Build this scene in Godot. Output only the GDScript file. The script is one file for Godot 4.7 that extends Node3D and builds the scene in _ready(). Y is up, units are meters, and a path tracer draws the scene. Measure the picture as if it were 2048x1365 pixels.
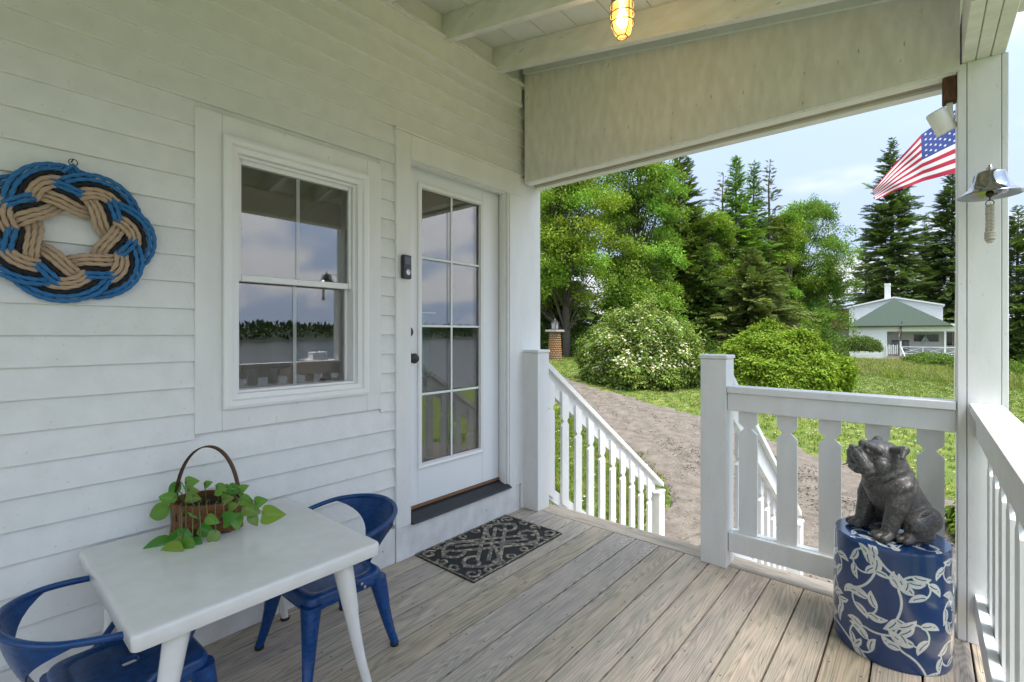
extends Node3D
# A white clapboard cottage porch beside a lake: table, chairs, stool, statue; lawn, trees and a neighbour's house beyond.

var rng := RandomNumberGenerator.new()
var M := {}
var taken := {}


# ---------------------------------------------------------------- mesh builder
class MB:
	var v := PackedVector3Array()
	var n := PackedVector3Array()
	var uv := PackedVector2Array()
	var ix := PackedInt32Array()
	var x := Transform3D.IDENTITY

	func vert(p: Vector3, nn: Vector3, u := Vector2.ZERO) -> int:
		v.append(x * p)
		n.append((x.basis * nn).normalized())
		uv.append(u)
		return v.size() - 1

	func tri(a: int, b: int, c: int) -> void:
		var g := (v[b] - v[a]).cross(v[c] - v[a])
		if g.dot(n[a] + n[b] + n[c]) > 0.0:
			ix.append(a); ix.append(c); ix.append(b)
		else:
			ix.append(a); ix.append(b); ix.append(c)

	func quad(a: int, b: int, c: int, d: int) -> void:
		tri(a, b, c)
		tri(a, c, d)

	func face(p: Array, nn := Vector3.ZERO) -> void:
		if nn == Vector3.ZERO:
			nn = (p[1] - p[0]).cross(p[2] - p[0]).normalized()
		var f := []
		for q in p:
			f.append(vert(q, nn))
		for i in range(1, f.size() - 1):
			tri(f[0], f[i], f[i + 1])

	# box from corner a to corner b with a small rounded chamfer
	func box(a: Vector3, b: Vector3, ch := 0.002) -> void:
		var c := (a + b) * 0.5
		var h := ((b - a) * 0.5).abs()
		ch = minf(ch, minf(h.x, minf(h.y, h.z)) * 0.6)
		var k := v.size()
		for i in 8:
			var s := Vector3(-1 if i & 1 == 0 else 1, -1 if i & 2 == 0 else 1, -1 if i & 4 == 0 else 1)
			vert(c + Vector3(s.x * h.x, s.y * (h.y - ch), s.z * (h.z - ch)), Vector3(s.x, 0, 0))
			vert(c + Vector3(s.x * (h.x - ch), s.y * h.y, s.z * (h.z - ch)), Vector3(0, s.y, 0))
			vert(c + Vector3(s.x * (h.x - ch), s.y * (h.y - ch), s.z * h.z), Vector3(0, 0, s.z))
		for ax in 3:
			var o1 := (ax + 1) % 3
			var o2 := (ax + 2) % 3
			for sgn in 2:
				var q := []
				for t in [[0, 0], [1, 0], [1, 1], [0, 1]]:
					q.append(k + ((sgn << ax) | (t[0] << o1) | (t[1] << o2)) * 3 + ax)
				quad(q[0], q[1], q[2], q[3])
			for s1 in 2:
				for s2 in 2:
					var i0: int = (s1 << o1) | (s2 << o2)
					var i1: int = i0 | (1 << ax)
					quad(k + i0 * 3 + o1, k + i1 * 3 + o1, k + i1 * 3 + o2, k + i0 * 3 + o2)
		for i in 8:
			tri(k + i * 3, k + i * 3 + 1, k + i * 3 + 2)

	# polygon in XY pushed along Z
	func prism(poly: PackedVector2Array, z0: float, z1: float) -> void:
		var t := Geometry2D.triangulate_polygon(poly)
		for s in 2:
			var z := z0 if s == 0 else z1
			var k := v.size()
			for p in poly:
				vert(Vector3(p.x, p.y, z), Vector3(0, 0, -1 if z < maxf(z0, z1) else 1))
			for i in range(0, t.size(), 3):
				tri(k + t[i], k + t[i + 1], k + t[i + 2])
		var area := 0.0
		for i in poly.size():
			area += poly[i].cross(poly[(i + 1) % poly.size()])
		for i in poly.size():
			var a := poly[i]
			var b := poly[(i + 1) % poly.size()]
			var d := (b - a).normalized()
			var nn := Vector3(d.y, -d.x, 0) * (1.0 if area > 0 else -1.0)
			face([Vector3(a.x, a.y, z0), Vector3(b.x, b.y, z0), Vector3(b.x, b.y, z1), Vector3(a.x, a.y, z1)], nn)

	# rings of equal count joined into a smooth skin
	func loft(rings: Array, closed := true, caps := true, outward := 1.0) -> void:
		var m: int = rings[0].size()
		var r: int = rings.size()
		var k := v.size()
		for i in r:
			for j in m:
				var a: Vector3 = rings[i][j]
				var e: Vector3 = rings[i][(j + 1) % m if closed else mini(j + 1, m - 1)] - rings[i][(j - 1 + m) % m if closed else maxi(j - 1, 0)]
				var f: Vector3 = rings[mini(i + 1, r - 1)][j] - rings[maxi(i - 1, 0)][j]
				var nn := e.cross(f) * outward
				if nn.length() < 1e-9:
					nn = Vector3.UP
				vert(a, nn.normalized(), Vector2(float(j) / m, float(i) / maxi(1, r - 1)))
		for i in r - 1:
			for j in (m if closed else m - 1):
				var j2 := (j + 1) % m
				quad(k + i * m + j, k + i * m + j2, k + (i + 1) * m + j2, k + (i + 1) * m + j)
		if caps and closed:
			for e in [0, r - 1]:
				var c := Vector3.ZERO
				for p in rings[e]:
					c += p
				c /= m
				var o: Vector3 = rings[1 if e == 0 else r - 2][0]
				var nn := Vector3.ZERO
				for j in m:
					nn += (rings[e][j] - c).cross(rings[e][(j + 1) % m] - c)
				nn = nn.normalized()
				if nn.dot(c - o) < 0:
					nn = -nn
				var kc := vert(c, nn)
				var first := v.size()
				for p in rings[e]:
					vert(p, nn)
				for j in m:
					tri(kc, first + j, first + (j + 1) % m)

	func tube(path: PackedVector3Array, rad, sides := 8, closed := false, lobes := 0, pitch := 0.03, depth := 0.14, caps := true) -> void:
		var r := path.size()
		var rings := []
		var t0 := (path[1] - path[0]).normalized()
		var up := Vector3.UP if absf(t0.y) < 0.9 else Vector3.RIGHT
		var e := (up - t0 * up.dot(t0)).normalized()
		var s := 0.0
		for i in r:
			var t: Vector3
			if closed:
				t = (path[(i + 1) % r] - path[(i - 1 + r) % r]).normalized()
			else:
				t = (path[mini(i + 1, r - 1)] - path[maxi(i - 1, 0)]).normalized()
			e = (e - t * e.dot(t)).normalized()
			var b := t.cross(e)
			if i > 0:
				s += path[i].distance_to(path[i - 1])
			var rr: float = rad[i] if rad is Array or rad is PackedFloat32Array else rad
			var ring := PackedVector3Array()
			for j in sides:
				var a := TAU * j / sides
				var q := rr
				if lobes > 0:
					q *= 1.0 + depth * cos(lobes * a - TAU * s / pitch)
				ring.append(path[i] + (e * cos(a) + b * sin(a)) * q)
			rings.append(ring)
		if closed:
			rings.append(rings[0])
		loft(rings, true, caps and not closed)

	func lathe(prof: Array, segs := 24, sx := 1.0, sz := 1.0) -> void:
		var rings := []
		for p in prof:
			var ring := PackedVector3Array()
			for j in segs:
				var a := TAU * j / segs
				ring.append(Vector3(cos(a) * p.x * sx, p.y, -sin(a) * p.x * sz))
			rings.append(ring)
		loft(rings, true, false)

	func ball(c: Vector3, r: Vector3, segs := 14, rows := 9) -> void:
		var rings := []
		for i in rows + 1:
			var t := PI * i / rows - PI / 2
			var ring := PackedVector3Array()
			for j in segs:
				var a := TAU * j / segs
				ring.append(c + Vector3(cos(a) * maxf(cos(t), 0.001) * r.x, sin(t) * r.y, -sin(a) * maxf(cos(t), 0.001) * r.z))
			rings.append(ring)
		loft(rings, true, false)

	func mesh() -> ArrayMesh:
		var a := []
		a.resize(Mesh.ARRAY_MAX)
		a[Mesh.ARRAY_VERTEX] = v
		a[Mesh.ARRAY_NORMAL] = n
		a[Mesh.ARRAY_TEX_UV] = uv
		a[Mesh.ARRAY_INDEX] = ix
		var m := ArrayMesh.new()
		m.add_surface_from_arrays(Mesh.PRIMITIVE_TRIANGLES, a)
		return m


# ---------------------------------------------------------------- scene helpers
func numbered(s: String) -> String:
	if not taken.has(s):
		taken[s] = 0
		return s
	taken[s] += 1
	return "%s_%03d" % [s, taken[s]]


func tag(o: Node, label: String, category: String, group := "", kind := "") -> Node:
	o.set_meta("label", label)
	if category:
		o.set_meta("category", category)
	if group:
		o.set_meta("group", group)
	if kind:
		o.set_meta("kind", kind)
	return o


func thing(called: String, label: String, category: String, at := Vector3.ZERO, group := "", turn := 0.0) -> Node3D:
	var o := Node3D.new()
	o.name = numbered(called)
	add_child(o, true)
	o.position = at
	o.rotation.y = turn
	tag(o, label, category, group)
	return o


func part(parent: Node, called: String, mb, mat: Material, at := Vector3.ZERO) -> MeshInstance3D:
	var o := MeshInstance3D.new()
	o.name = called if parent != self else numbered(called)
	o.mesh = mb.mesh() if mb is MB else mb
	o.material_override = mat
	o.position = at
	parent.add_child(o, true)
	return o


func structure(called: String, mb, mat: Material, label: String) -> MeshInstance3D:
	var o := part(self, called, mb, mat)
	o.set_meta("kind", "structure")
	o.set_meta("label", label)
	return o


func scatter(parent: Node, called: String, mesh: Mesh, mat: Material, xs: Array, cs: Array) -> MultiMeshInstance3D:
	var mm := MultiMesh.new()
	mm.transform_format = MultiMesh.TRANSFORM_3D
	mm.use_colors = true
	mm.mesh = mesh
	mm.instance_count = xs.size()
	for i in xs.size():
		mm.set_instance_transform(i, xs[i])
		mm.set_instance_color(i, cs[i % cs.size()])
	var o := MultiMeshInstance3D.new()
	o.name = called if parent != self else numbered(called)
	o.multimesh = mm
	o.material_override = mat
	o.set_meta("kind", "stuff")
	parent.add_child(o, true)
	return o


func L(r: float, g: float, b: float) -> Color:
	return Color(r, g, b).linear_to_srgb()


func mat(called: String, c: Color, rough := 0.6, metal := 0.0, tex: Texture2D = null, scale := Vector3.ONE, bump: Texture2D = null, bump_cm := 0.1, world := true, offset := Vector3.ZERO) -> StandardMaterial3D:
	var m := StandardMaterial3D.new()
	m.resource_name = called
	m.albedo_color = c
	m.roughness = rough
	m.metallic = metal
	if tex or bump:
		m.uv1_triplanar = true
		m.uv1_world_triplanar = world
		m.uv1_scale = scale
		m.uv1_offset = offset
		m.uv1_triplanar_sharpness = 6.0
	if tex:
		m.albedo_texture = tex
	if bump:
		m.heightmap_enabled = true
		m.heightmap_texture = bump
		m.heightmap_scale = bump_cm
	M[called] = m
	return m


func noise(seed_: int, freq: float, octaves := 4, type := FastNoiseLite.TYPE_SIMPLEX_SMOOTH) -> FastNoiseLite:
	var f := FastNoiseLite.new()
	f.seed = seed_
	f.noise_type = type
	f.frequency = freq
	f.fractal_octaves = octaves
	return f


func bytes(seed_: int, freq: float, octaves: int, w: int, h: int) -> PackedByteArray:
	var im := noise(seed_, freq, octaves).get_seamless_image(w, h, false, false, 0.12, true)
	im.convert(Image.FORMAT_L8)
	return im.get_data()


func tex_of(w: int, h: int, data: PackedByteArray, rgb := true) -> ImageTexture:
	return ImageTexture.create_from_image(Image.create_from_data(w, h, false, Image.FORMAT_RGB8 if rgb else Image.FORMAT_L8, data))


# two-tone texture: colour a to colour b by noise, specks of colour s where a second noise is high (sRGB colours)
func mottle(seed_: int, w: int, a: Color, b: Color, s: Color, f1: float, f2: float, cut: float, aspect := 1) -> ImageTexture:
	var h := w / aspect
	var n1 := bytes(seed_, f1, 5, w, h)
	var n2 := bytes(seed_ + 7, f2, 3, w, h)
	var out := PackedByteArray()
	out.resize(w * h * 3)
	for i in w * h:
		var t := n1[i] / 255.0
		var c := a.lerp(b, t)
		var q := n2[i] / 255.0
		if q > cut:
			c = c.lerp(s, clampf((q - cut) * 9.0, 0.0, 1.0))
		out[i * 3] = int(c.r * 255)
		out[i * 3 + 1] = int(c.g * 255)
		out[i * 3 + 2] = int(c.b * 255)
	return tex_of(w, h, out)


# weathered deck wood: contour lines of a stretched noise make the grain
func plank_texture(seed_: int, warm: float) -> ImageTexture:
	var w := 128
	var h := 1024
	var a := noise(seed_, 1.0, 2)
	var b := noise(seed_ + 3, 1.0, 3)
	var out := PackedByteArray()
	out.resize(w * h * 3)
	var r2 := RandomNumberGenerator.new()
	r2.seed = seed_
	var knots := []
	for i in 3:
		knots.append(Vector2(r2.randf_range(15, 113), r2.randf_range(30, 990)))
	var bands := r2.randf_range(8.0, 13.0)
	for y in h:
		for x in w:
			var fx := x / 128.0
			var fy := y / 1024.0
			var q := fx * 0.9 + a.get_noise_2d(fx * 1.1, fy * 1.5) * 0.75
			var g := absf(fposmod(q * bands, 1.0) - 0.5) * 2.0
			var fine := b.get_noise_2d(fx * 55.0, fy * 3.2)
			var broad := b.get_noise_2d(fx * 2.0 + 40.0, fy * 9.0)
			var t := 0.60 + 0.12 * pow(g, 0.6) + 0.08 * fine + 0.05 * broad
			if fine < -0.36:
				t -= 0.13
			for k in knots:
				var d := Vector2(x - k.x, (y - k.y) * 0.55).length()
				if d < 7.0:
					t -= 0.12 * (1.0 - d / 7.0)
			t = clampf(t, 0.1, 0.9)
			var i := (y * w + x) * 3
			out[i] = int(255 * clampf(t * (1.035 + 0.02 * warm + 0.03 * broad), 0, 1))
			out[i + 1] = int(255 * t * (0.962 + 0.01 * warm))
			out[i + 2] = int(255 * t * (0.865 - 0.03 * warm))
	for ny in [40, 215, 390, 565, 740, 915]:
		for sx in [22, 104]:
			var px: int = sx + r2.randi_range(-4, 4)
			var py: int = ny + r2.randi_range(-4, 4)
			for dy in range(-1, 2):
				for dx in range(-2, 3):
					if Vector2(dx * 0.8, dy * 1.6).length() < 2.0:
						var i := ((py + dy) * w + px + dx) * 3
						out[i] = 52; out[i + 1] = 46; out[i + 2] = 42
	return tex_of(w, h, out)


# ---------------------------------------------------------------- terrain
const GP := [[0, -3, -1.25], [3, -4, -1.3], [0, -6, -1.12], [-2.5, -8, -.75], [2, -9, -.95], [-4.2, -13, -.21], [-1, -15.7, -.35], [-10, -17.2, .17], [-14.6, -25.2, .4], [-8.4, -30.4, .43], [-4.4, -39, -.3], [.3, -60, -1.9], [2.2, -26, -.8], [6, -20, -1.2], [15, -15, -2.2], [25, 0, -3.2], [5, -8, -1.5], [-4, -4, -1.1], [-30, -20, .6], [-25, -50, .8], [-10, -60, -.6], [20, -60, -3.0], [0, 5, -1.3], [10, 5, -2.0], [-30, 20, 0], [40, -30, -5], [40, 20, -5.2], [8, -40, -1.9], [-1.5, -50, -1.7], [1, -41, -1.5], [0, -70, -1.9], [-14, -75, -1.0]]


func ground(x: float, z: float) -> float:
	var sum := 0.0
	var ws := 0.0
	for p in GP:
		var s: float = 1.5 + 0.28 * Vector2(p[0] - 1.0, p[1] + 1.0).length()
		var d2: float = (p[0] - x) * (p[0] - x) + (p[1] - z) * (p[1] - z)
		var w: float = exp(-d2 / (2.0 * s * s)) / s + 1e-9 / (1.0 + d2)
		sum += w * p[2]
		ws += w
	var y := sum / ws
	if x > 24.0:
		y = lerpf(y, -7.0, clampf((x - 24.0) / 30.0, 0.0, 1.0))
	return y


func strip_pts(a: Array, count: int) -> PackedVector2Array:
	var c := Curve2D.new()
	for i in a.size():
		var t := Vector2.ZERO
		if i > 0 and i < a.size() - 1:
			t = (Vector2(a[i + 1][0], a[i + 1][1]) - Vector2(a[i - 1][0], a[i - 1][1])) * 0.16
		c.add_point(Vector2(a[i][0], a[i][1]), -t, t)
	var out := PackedVector2Array()
	for i in count:
		var f := float(i) / (count - 1) * (a.size() - 1)
		out.append(c.samplef(f))
	return out


var drive := PackedVector2Array()


func build_ground() -> void:
	var xs := []
	var x := -420.0
	while x <= 60.0:
		xs.append(x)
		var d: float = maxf(absf(x + 3.0) - 14.0, 0.0)
		x += 0.5 + d * 0.09
	xs.append(70.0)
	var zs := []
	var z := -430.0
	while z <= 120.0:
		zs.append(z)
		var d: float = maxf(absf(z + 18.0) - 17.0, 0.0)
		z += 0.5 + d * 0.09
	var mb := MB.new()
	var w := xs.size()
	var hs := PackedFloat32Array()
	for zz in zs:
		for xx in xs:
			hs.append(ground(xx, zz))
	for j in zs.size():
		for i in w:
			var gx := (hs[j * w + mini(i + 1, w - 1)] - hs[j * w + maxi(i - 1, 0)]) / maxf(0.01, xs[mini(i + 1, w - 1)] - xs[maxi(i - 1, 0)])
			var gz := (hs[mini(j + 1, zs.size() - 1) * w + i] - hs[maxi(j - 1, 0) * w + i]) / maxf(0.01, zs[mini(j + 1, zs.size() - 1)] - zs[maxi(j - 1, 0)])
			mb.vert(Vector3(xs[i], hs[j * w + i], zs[j]), Vector3(-gx, 1, -gz).normalized())
	for j in zs.size() - 1:
		for i in w - 1:
			mb.quad(j * w + i, j * w + i + 1, (j + 1) * w + i + 1, (j + 1) * w + i)
	structure("ground", mb, M.lawn, "green lawn sloping up to the trees")
	# gravel driveway
	var far := strip_pts([[-16, -24], [-9, -15.5], [-6.6, -13], [-4.7, -12.1], [-3.2, -11.5], [-1.6, -11], [-.15, -10.2], [1.0, -9.6], [2.4, -8.7], [6, -7.2], [14, -6]], 140)
	var near := strip_pts([[-17, -21.5], [-9.5, -14], [-5.6, -11.3], [-3.3, -9.3], [-2.1, -8.1], [-1.2, -7.3], [-.5, -6.4], [-.2, -5.2], [.3, -3.2], [4, -2.8], [12, -1]], 140)
	var en := noise(5, 0.9, 3)
	mb = MB.new()
	var cols := 34
	for i in 140:
		var a := far[i] + Vector2(en.get_noise_2d(i * 0.7, 3.0), en.get_noise_2d(i * 0.7, 30.0)) * 0.28
		var b := near[i] + Vector2(en.get_noise_2d(i * 0.7, 60.0), en.get_noise_2d(i * 0.7, 90.0)) * 0.22
		drive.append(a)
		for j in cols:
			var t := float(j) / (cols - 1)
			var q := a.lerp(b, t)
			var lift := 0.034 if j > 0 and j < cols - 1 else -0.012
			lift -= 0.03 * (exp(-pow((t - 0.3) / 0.07, 2.0)) + exp(-pow((t - 0.68) / 0.07, 2.0)))
			lift += 0.014 * en.get_noise_2d(q.x * 1.1 + 50.0, q.y * 1.1)
			mb.vert(Vector3(q.x, ground(q.x, q.y) + maxf(lift + 0.006 * en.get_noise_2d(q.x * 4.0, q.y * 4.0), 0.004 if lift > 0.0 else -0.012), q.y), Vector3.UP)
	for i in 140:
		for j in cols:
			var e1 := mb.v[i * cols + mini(j + 1, cols - 1)] - mb.v[i * cols + maxi(j - 1, 0)]
			var e2 := mb.v[mini(i + 1, 139) * cols + j] - mb.v[maxi(i - 1, 0) * cols + j]
			var gn := e1.cross(e2).normalized()
			mb.n[i * cols + j] = gn if gn.y > 0 else -gn
	for i in 139:
		for j in cols - 1:
			mb.quad(i * cols + j, i * cols + j + 1, (i + 1) * cols + j + 1, (i + 1) * cols + j)
	structure("driveway", mb, M.gravel, "brown gravel driveway curving past the porch steps")
	for i in 140:
		drive.append(near[139 - i])
	# lake on the other side of the house, with its far shore
	mb = MB.new()
	mb.face([Vector3(27, -3.9, -700), Vector3(700, -3.9, -700), Vector3(700, -3.9, 700), Vector3(27, -3.9, 700)], Vector3.UP)
	structure("lake_water", mb, M.water, "grey blue lake")
	mb = MB.new()
	var rings := []
	for i in 60:
		var zz := -680.0 + i * 23.0
		var hh := 5.0 + 4.0 * en.get_noise_2d(zz * 0.012, 7.0)
		rings.append(PackedVector3Array([Vector3(330, -4.2, zz), Vector3(345, -3.0, zz), Vector3(420, hh, zz), Vector3(560, hh * 1.6, zz), Vector3(720, -4, zz)]))
	mb.loft(rings, false, false, -1.0)
	structure("far_hills", mb, M.far_wood, "wooded far shore of the lake")


# ---------------------------------------------------------------- plants
func leaf_clump(count: int, spread: float, length: float, width: float, seed_: int, droop := 0.3, flat := 0.7) -> ArrayMesh:
	var r := RandomNumberGenerator.new()
	r.seed = seed_
	var mb := MB.new()
	for i in count:
		var d := Vector3(r.randfn(), r.randfn() * flat, r.randfn()).normalized()
		var o := d * spread * r.randf_range(0.15, 1.0)
		var f := (d + Vector3(r.randfn(), r.randfn() - droop, r.randfn()) * 0.6).normalized()
		var side := f.cross(Vector3(r.randfn() * 0.5, 1, r.randfn() * 0.5)).normalized()
		var up := side.cross(f)
		var ln := length * r.randf_range(0.75, 1.2)
		var w := width * r.randf_range(0.8, 1.15)
		var a := o
		var b := o + f * ln * 0.45 + side * w * 0.5 + up * w * 0.12
		var c := o + f * ln - up * ln * 0.12
		var e := o + f * ln * 0.45 - side * w * 0.5 + up * w * 0.12
		mb.face([a, b, c])
		mb.face([a, c, e])
	return mb.mesh()


func spruce_bough() -> ArrayMesh:
	var r := RandomNumberGenerator.new()
	r.seed = 4
	var mb := MB.new()
	for i in 11:
		var t := 0.1 + i * 0.082
		for s in [-1, 1]:
			var o := Vector3(t, -0.12 * t * t, 0)
			var ln := 0.36 * (1.05 - t) + 0.09
			var f := Vector3(0.62, -0.1 + r.randfn() * 0.12, s * 0.8).normalized()
			var e := o + f * ln
			var w := 0.045
			var q := Vector3(w * 0.8, 0.01, -s * w * 0.5)
			mb.face([o, o + f * ln * 0.5 + q, e])
			mb.face([o, e, o + f * ln * 0.5 - q])
			mb.face([o + f * ln * 0.3, e + Vector3(0.03, 0.04, 0), o + f * ln * 0.6 + Vector3(0, 0.05, 0)])
	mb.face([Vector3.ZERO, Vector3(0.6, -0.03, 0.02), Vector3(1.05, -0.13, 0)])
	mb.face([Vector3.ZERO, Vector3(0.6, -0.03, -0.02), Vector3(1.05, -0.13, 0)])
	return mb.mesh()


var bough: ArrayMesh
var clump_broad: ArrayMesh
var clump_fine: ArrayMesh
var clump_shrub: ArrayMesh
var clump_tier: ArrayMesh
var flower: ArrayMesh


func tints(base: Color, vary: float, count := 24) -> Array:
	var out := []
	for i in count:
		var k := 1.0 + rng.randf_range(-vary, vary)
		out.append(Color(base.r * k * rng.randf_range(0.88, 1.12), base.g * k, base.b * k * rng.randf_range(0.8, 1.2)))
	return out


func trunk_path(base: Vector3, top: Vector3, wob: float) -> PackedVector3Array:
	var p := PackedVector3Array()
	for i in 9:
		var t := i / 8.0
		p.append(base.lerp(top, t) + Vector3(rng.randfn(), 0, rng.randfn()) * wob * t)
	return p


func spruce(label: String, x: float, z: float, top: float, radius: float, base_col: Color, fullness := 1.0, clear := 0.08, called := "spruce_tree", group := "spruces of the wood behind the lawn") -> void:
	var y0 := ground(x, z) - 0.1
	var h := top - y0
	var o := thing(called, label, "tree", Vector3(x, y0, z), group)
	var mb := MB.new()
	var rr := []
	for i in 9:
		rr.append(lerpf(h * 0.014 + 0.06, 0.02, i / 8.0))
	mb.tube(trunk_path(Vector3.ZERO, Vector3(0, h * 0.985, 0), h * 0.004), rr, 8)
	part(o, "trunk", mb, M.bark)
	mb = MB.new()
	var xs := []
	var irr := noise(int(x * 31.0 + z * 17.0), 1.0, 2)
	var sag := rng.randf_range(-0.12, 0.14)
	var yy := h * clear
	while yy < h * 0.99:
		var t := yy / h
		var ln := radius * (pow(1.0 - t, 0.8) * (0.75 + 0.25 * minf(1.0, t * 5.0))) + 0.12
		var nb := int((5 + 4 * (1.0 - t)) * fullness + rng.randf())
		for i in nb:
			var az := rng.randf() * TAU
			var l2 := ln * rng.randf_range(0.6, 1.12) * (0.92 + 0.5 * irr.get_noise_3d(cos(az) * 1.3, yy * 0.55, sin(az) * 1.3))
			var pitch := lerpf(-0.3 + sag, 0.55, pow(t, 1.4)) + rng.randfn() * 0.13
			var dir := Vector3(cos(az) * cos(pitch), sin(pitch), sin(az) * cos(pitch))
			if l2 > 0.9 and rng.randf() < 0.35:
				mb.tube(PackedVector3Array([Vector3(0, yy, 0), Vector3(0, yy, 0) + dir * l2 * 0.5, Vector3(0, yy, 0) + dir * l2 * 0.95 - Vector3(0, l2 * 0.05, 0)]), [0.035, 0.022, 0.008], 4)
			var d := 0.12 if l2 < 0.8 else l2 * 0.22
			while d < l2:
				var sc := clampf(l2 * 0.5, 0.3, 1.15) * rng.randf_range(0.8, 1.25)
				var off := rng.randfn() * 0.35
				var bz := Basis(Vector3.UP, -az + off) * Basis(Vector3.BACK, pitch + rng.randfn() * 0.16) * Basis(Vector3.RIGHT, rng.randfn() * 0.35)
				xs.append(Transform3D(bz.scaled(Vector3.ONE * sc), Vector3(0, yy, 0) + dir * d - Vector3(0, 0.06 * d * d / maxf(l2, 0.5), 0)))
				d += sc * 0.42
		yy += clampf(0.2 + 0.16 * (1.0 - t), 0.12, 0.4) * h / 13.0 / sqrt(fullness)
	if mb.v.size() > 0:
		part(o, "branches", mb, M.bark).set_meta("kind", "stuff")
	scatter(o, "crown", bough, M.needle, xs, tints(base_col * 1.4, 0.3))


func broadleaf(label: String, x: float, z: float, top: float, radius: float, low: float, base_col: Color, blobs: int, per: int, called := "broadleaf_tree", group := "broadleaf trees of the wood behind the lawn", mesh: ArrayMesh = null) -> Node3D:
	var y0 := ground(x, z) - 0.1
	var h := top - y0
	var o := thing(called, label, "tree", Vector3(x, y0, z), group)
	var mb := MB.new()
	var tp := trunk_path(Vector3.ZERO, Vector3(rng.randfn() * 0.4, h * 0.75, rng.randfn() * 0.4), h * 0.008)
	var rr := []
	for i in 9:
		rr.append(lerpf(h * 0.013 + 0.05, 0.04, i / 8.0))
	mb.tube(tp, rr, 8)
	part(o, "trunk", mb, M.bark)
	mb = MB.new()
	var xs := []
	var cs := []
	for b in blobs:
		var t := rng.randf_range(low, 0.97)
		var wide := radius * sqrt(clampf(1.0 - pow((t - 0.48) / 0.56, 2.0), 0.06, 1.0))
		var az := b * 2.399 + rng.randfn() * 0.4
		var rad := wide * sqrt(rng.randf_range(0.05, 1.0)) * rng.randf_range(0.75, 1.1)
		var c := Vector3(cos(az) * rad, h * t, sin(az) * rad)
		var start := tp[clampi(int((t * 0.86) * 10.0 - 1), 1, 8)]
		mb.tube(PackedVector3Array([start, start.lerp(c, 0.5) + Vector3(0, -0.1, 0), c]), [0.045, 0.026, 0.01], 5)
		# a tilted, drooping spray of leaf clumps
		var br := rng.randf_range(0.55, 1.1) * radius * 0.34
		var nn := (Vector3(cos(az), 0, sin(az)) * rng.randf_range(0.1, 0.8) + Vector3(rng.randfn() * 0.25, 1.0, rng.randfn() * 0.25)).normalized()
		var bs := Basis(Quaternion(Vector3.UP, nn))
		var tone := rng.randf_range(0.72, 1.25)
		var yellow := rng.randf_range(0.85, 1.2)
		for i in int(per * rng.randf_range(0.6, 1.3)):
			var q := sqrt(rng.randf())
			var a2 := rng.randf() * TAU
			var p := c + bs * Vector3(cos(a2) * q * br * 1.25, rng.randfn() * br * 0.2 - q * q * br * 0.35, sin(a2) * q * br * 1.25)
			var bz := Basis(Vector3(rng.randfn(), rng.randfn(), rng.randfn()).normalized(), rng.randf() * 0.9) * Basis(Vector3.UP, rng.randf() * TAU)
			xs.append(Transform3D(bz.scaled(Vector3.ONE * rng.randf_range(0.55, 1.3)), p))
			var k := tone * rng.randf_range(0.8, 1.2)
			cs.append(Color(base_col.r * k * yellow * 1.25, base_col.g * k * 1.25, base_col.b * k * 1.25))
	part(o, "limbs", mb, M.bark).set_meta("kind", "stuff")
	scatter(o, "crown", mesh if mesh else clump_broad, M.leaf, xs, cs)
	return o


# a mound of leaves on short stems
func shrub(called: String, label: String, at: Vector3, r: Vector3, count: int, base_col: Color, mesh: ArrayMesh, flowers := 0, group := "", lump := 0.16, lean := Vector3.ZERO) -> Node3D:
	var o := thing(called, label, "shrub", at, group)
	var mb := MB.new()
	for i in 14:
		var a := rng.randf() * TAU
		var d := Vector3(cos(a) * r.x * rng.randf_range(0.2, 0.75), r.y * rng.randf_range(0.6, 1.3), sin(a) * r.z * rng.randf_range(0.2, 0.75))
		mb.tube(PackedVector3Array([Vector3(d.x * 0.12, -0.05, d.z * 0.12), d * 0.5 + Vector3(0, d.y * 0.1, 0), d]), [0.03, 0.02, 0.008], 5)
	part(o, "stems", mb, M.bark).set_meta("kind", "stuff")
	var ln := noise(int(at.x * 13) + 91, 1.0, 3)
	var xs := []
	var fl := []
	for i in count:
		var d := Vector3(rng.randfn(), rng.randfn(), rng.randfn()).normalized()
		if d.y < -0.1:
			d.y = -d.y * rng.randf_range(0.0, 0.5)
			d = d.normalized()
		var k := (1.0 + lump * 1.6 * ln.get_noise_3d(d.x * 2.2, d.y * 2.2, d.z * 2.2)) * (1.0 - 0.34 * pow(rng.randf(), 2.2))
		var p := Vector3(d.x * r.x, d.y * r.y * 2.0 * 0.5 + 0.12 * r.y, d.z * r.z) * k + lean * d.y
		var out := Basis(Quaternion(Vector3.UP, (d + Vector3(0, 0.9, 0)).normalized()))
		xs.append(Transform3D((out * Basis(Vector3.UP, rng.randf() * TAU)).scaled(Vector3.ONE * rng.randf_range(0.75, 1.25)), p))
		if flowers > 0 and rng.randf() < float(flowers) / count and d.y > 0.12:
			fl.append(Transform3D((out * Basis(Vector3.UP, rng.randf() * TAU)).scaled(Vector3.ONE * rng.randf_range(0.45, 1.0)), p * 1.02 + d * 0.04))
	scatter(o, "leaves", mesh, M.leaf, xs, tints(base_col, 0.28))
	if fl.size():
		scatter(o, "blossoms", flower, M.petal, fl, [Color(0.62, 0.58, 0.40), Color(0.58, 0.53, 0.32), Color(0.66, 0.63, 0.50)])
	return o


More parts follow.
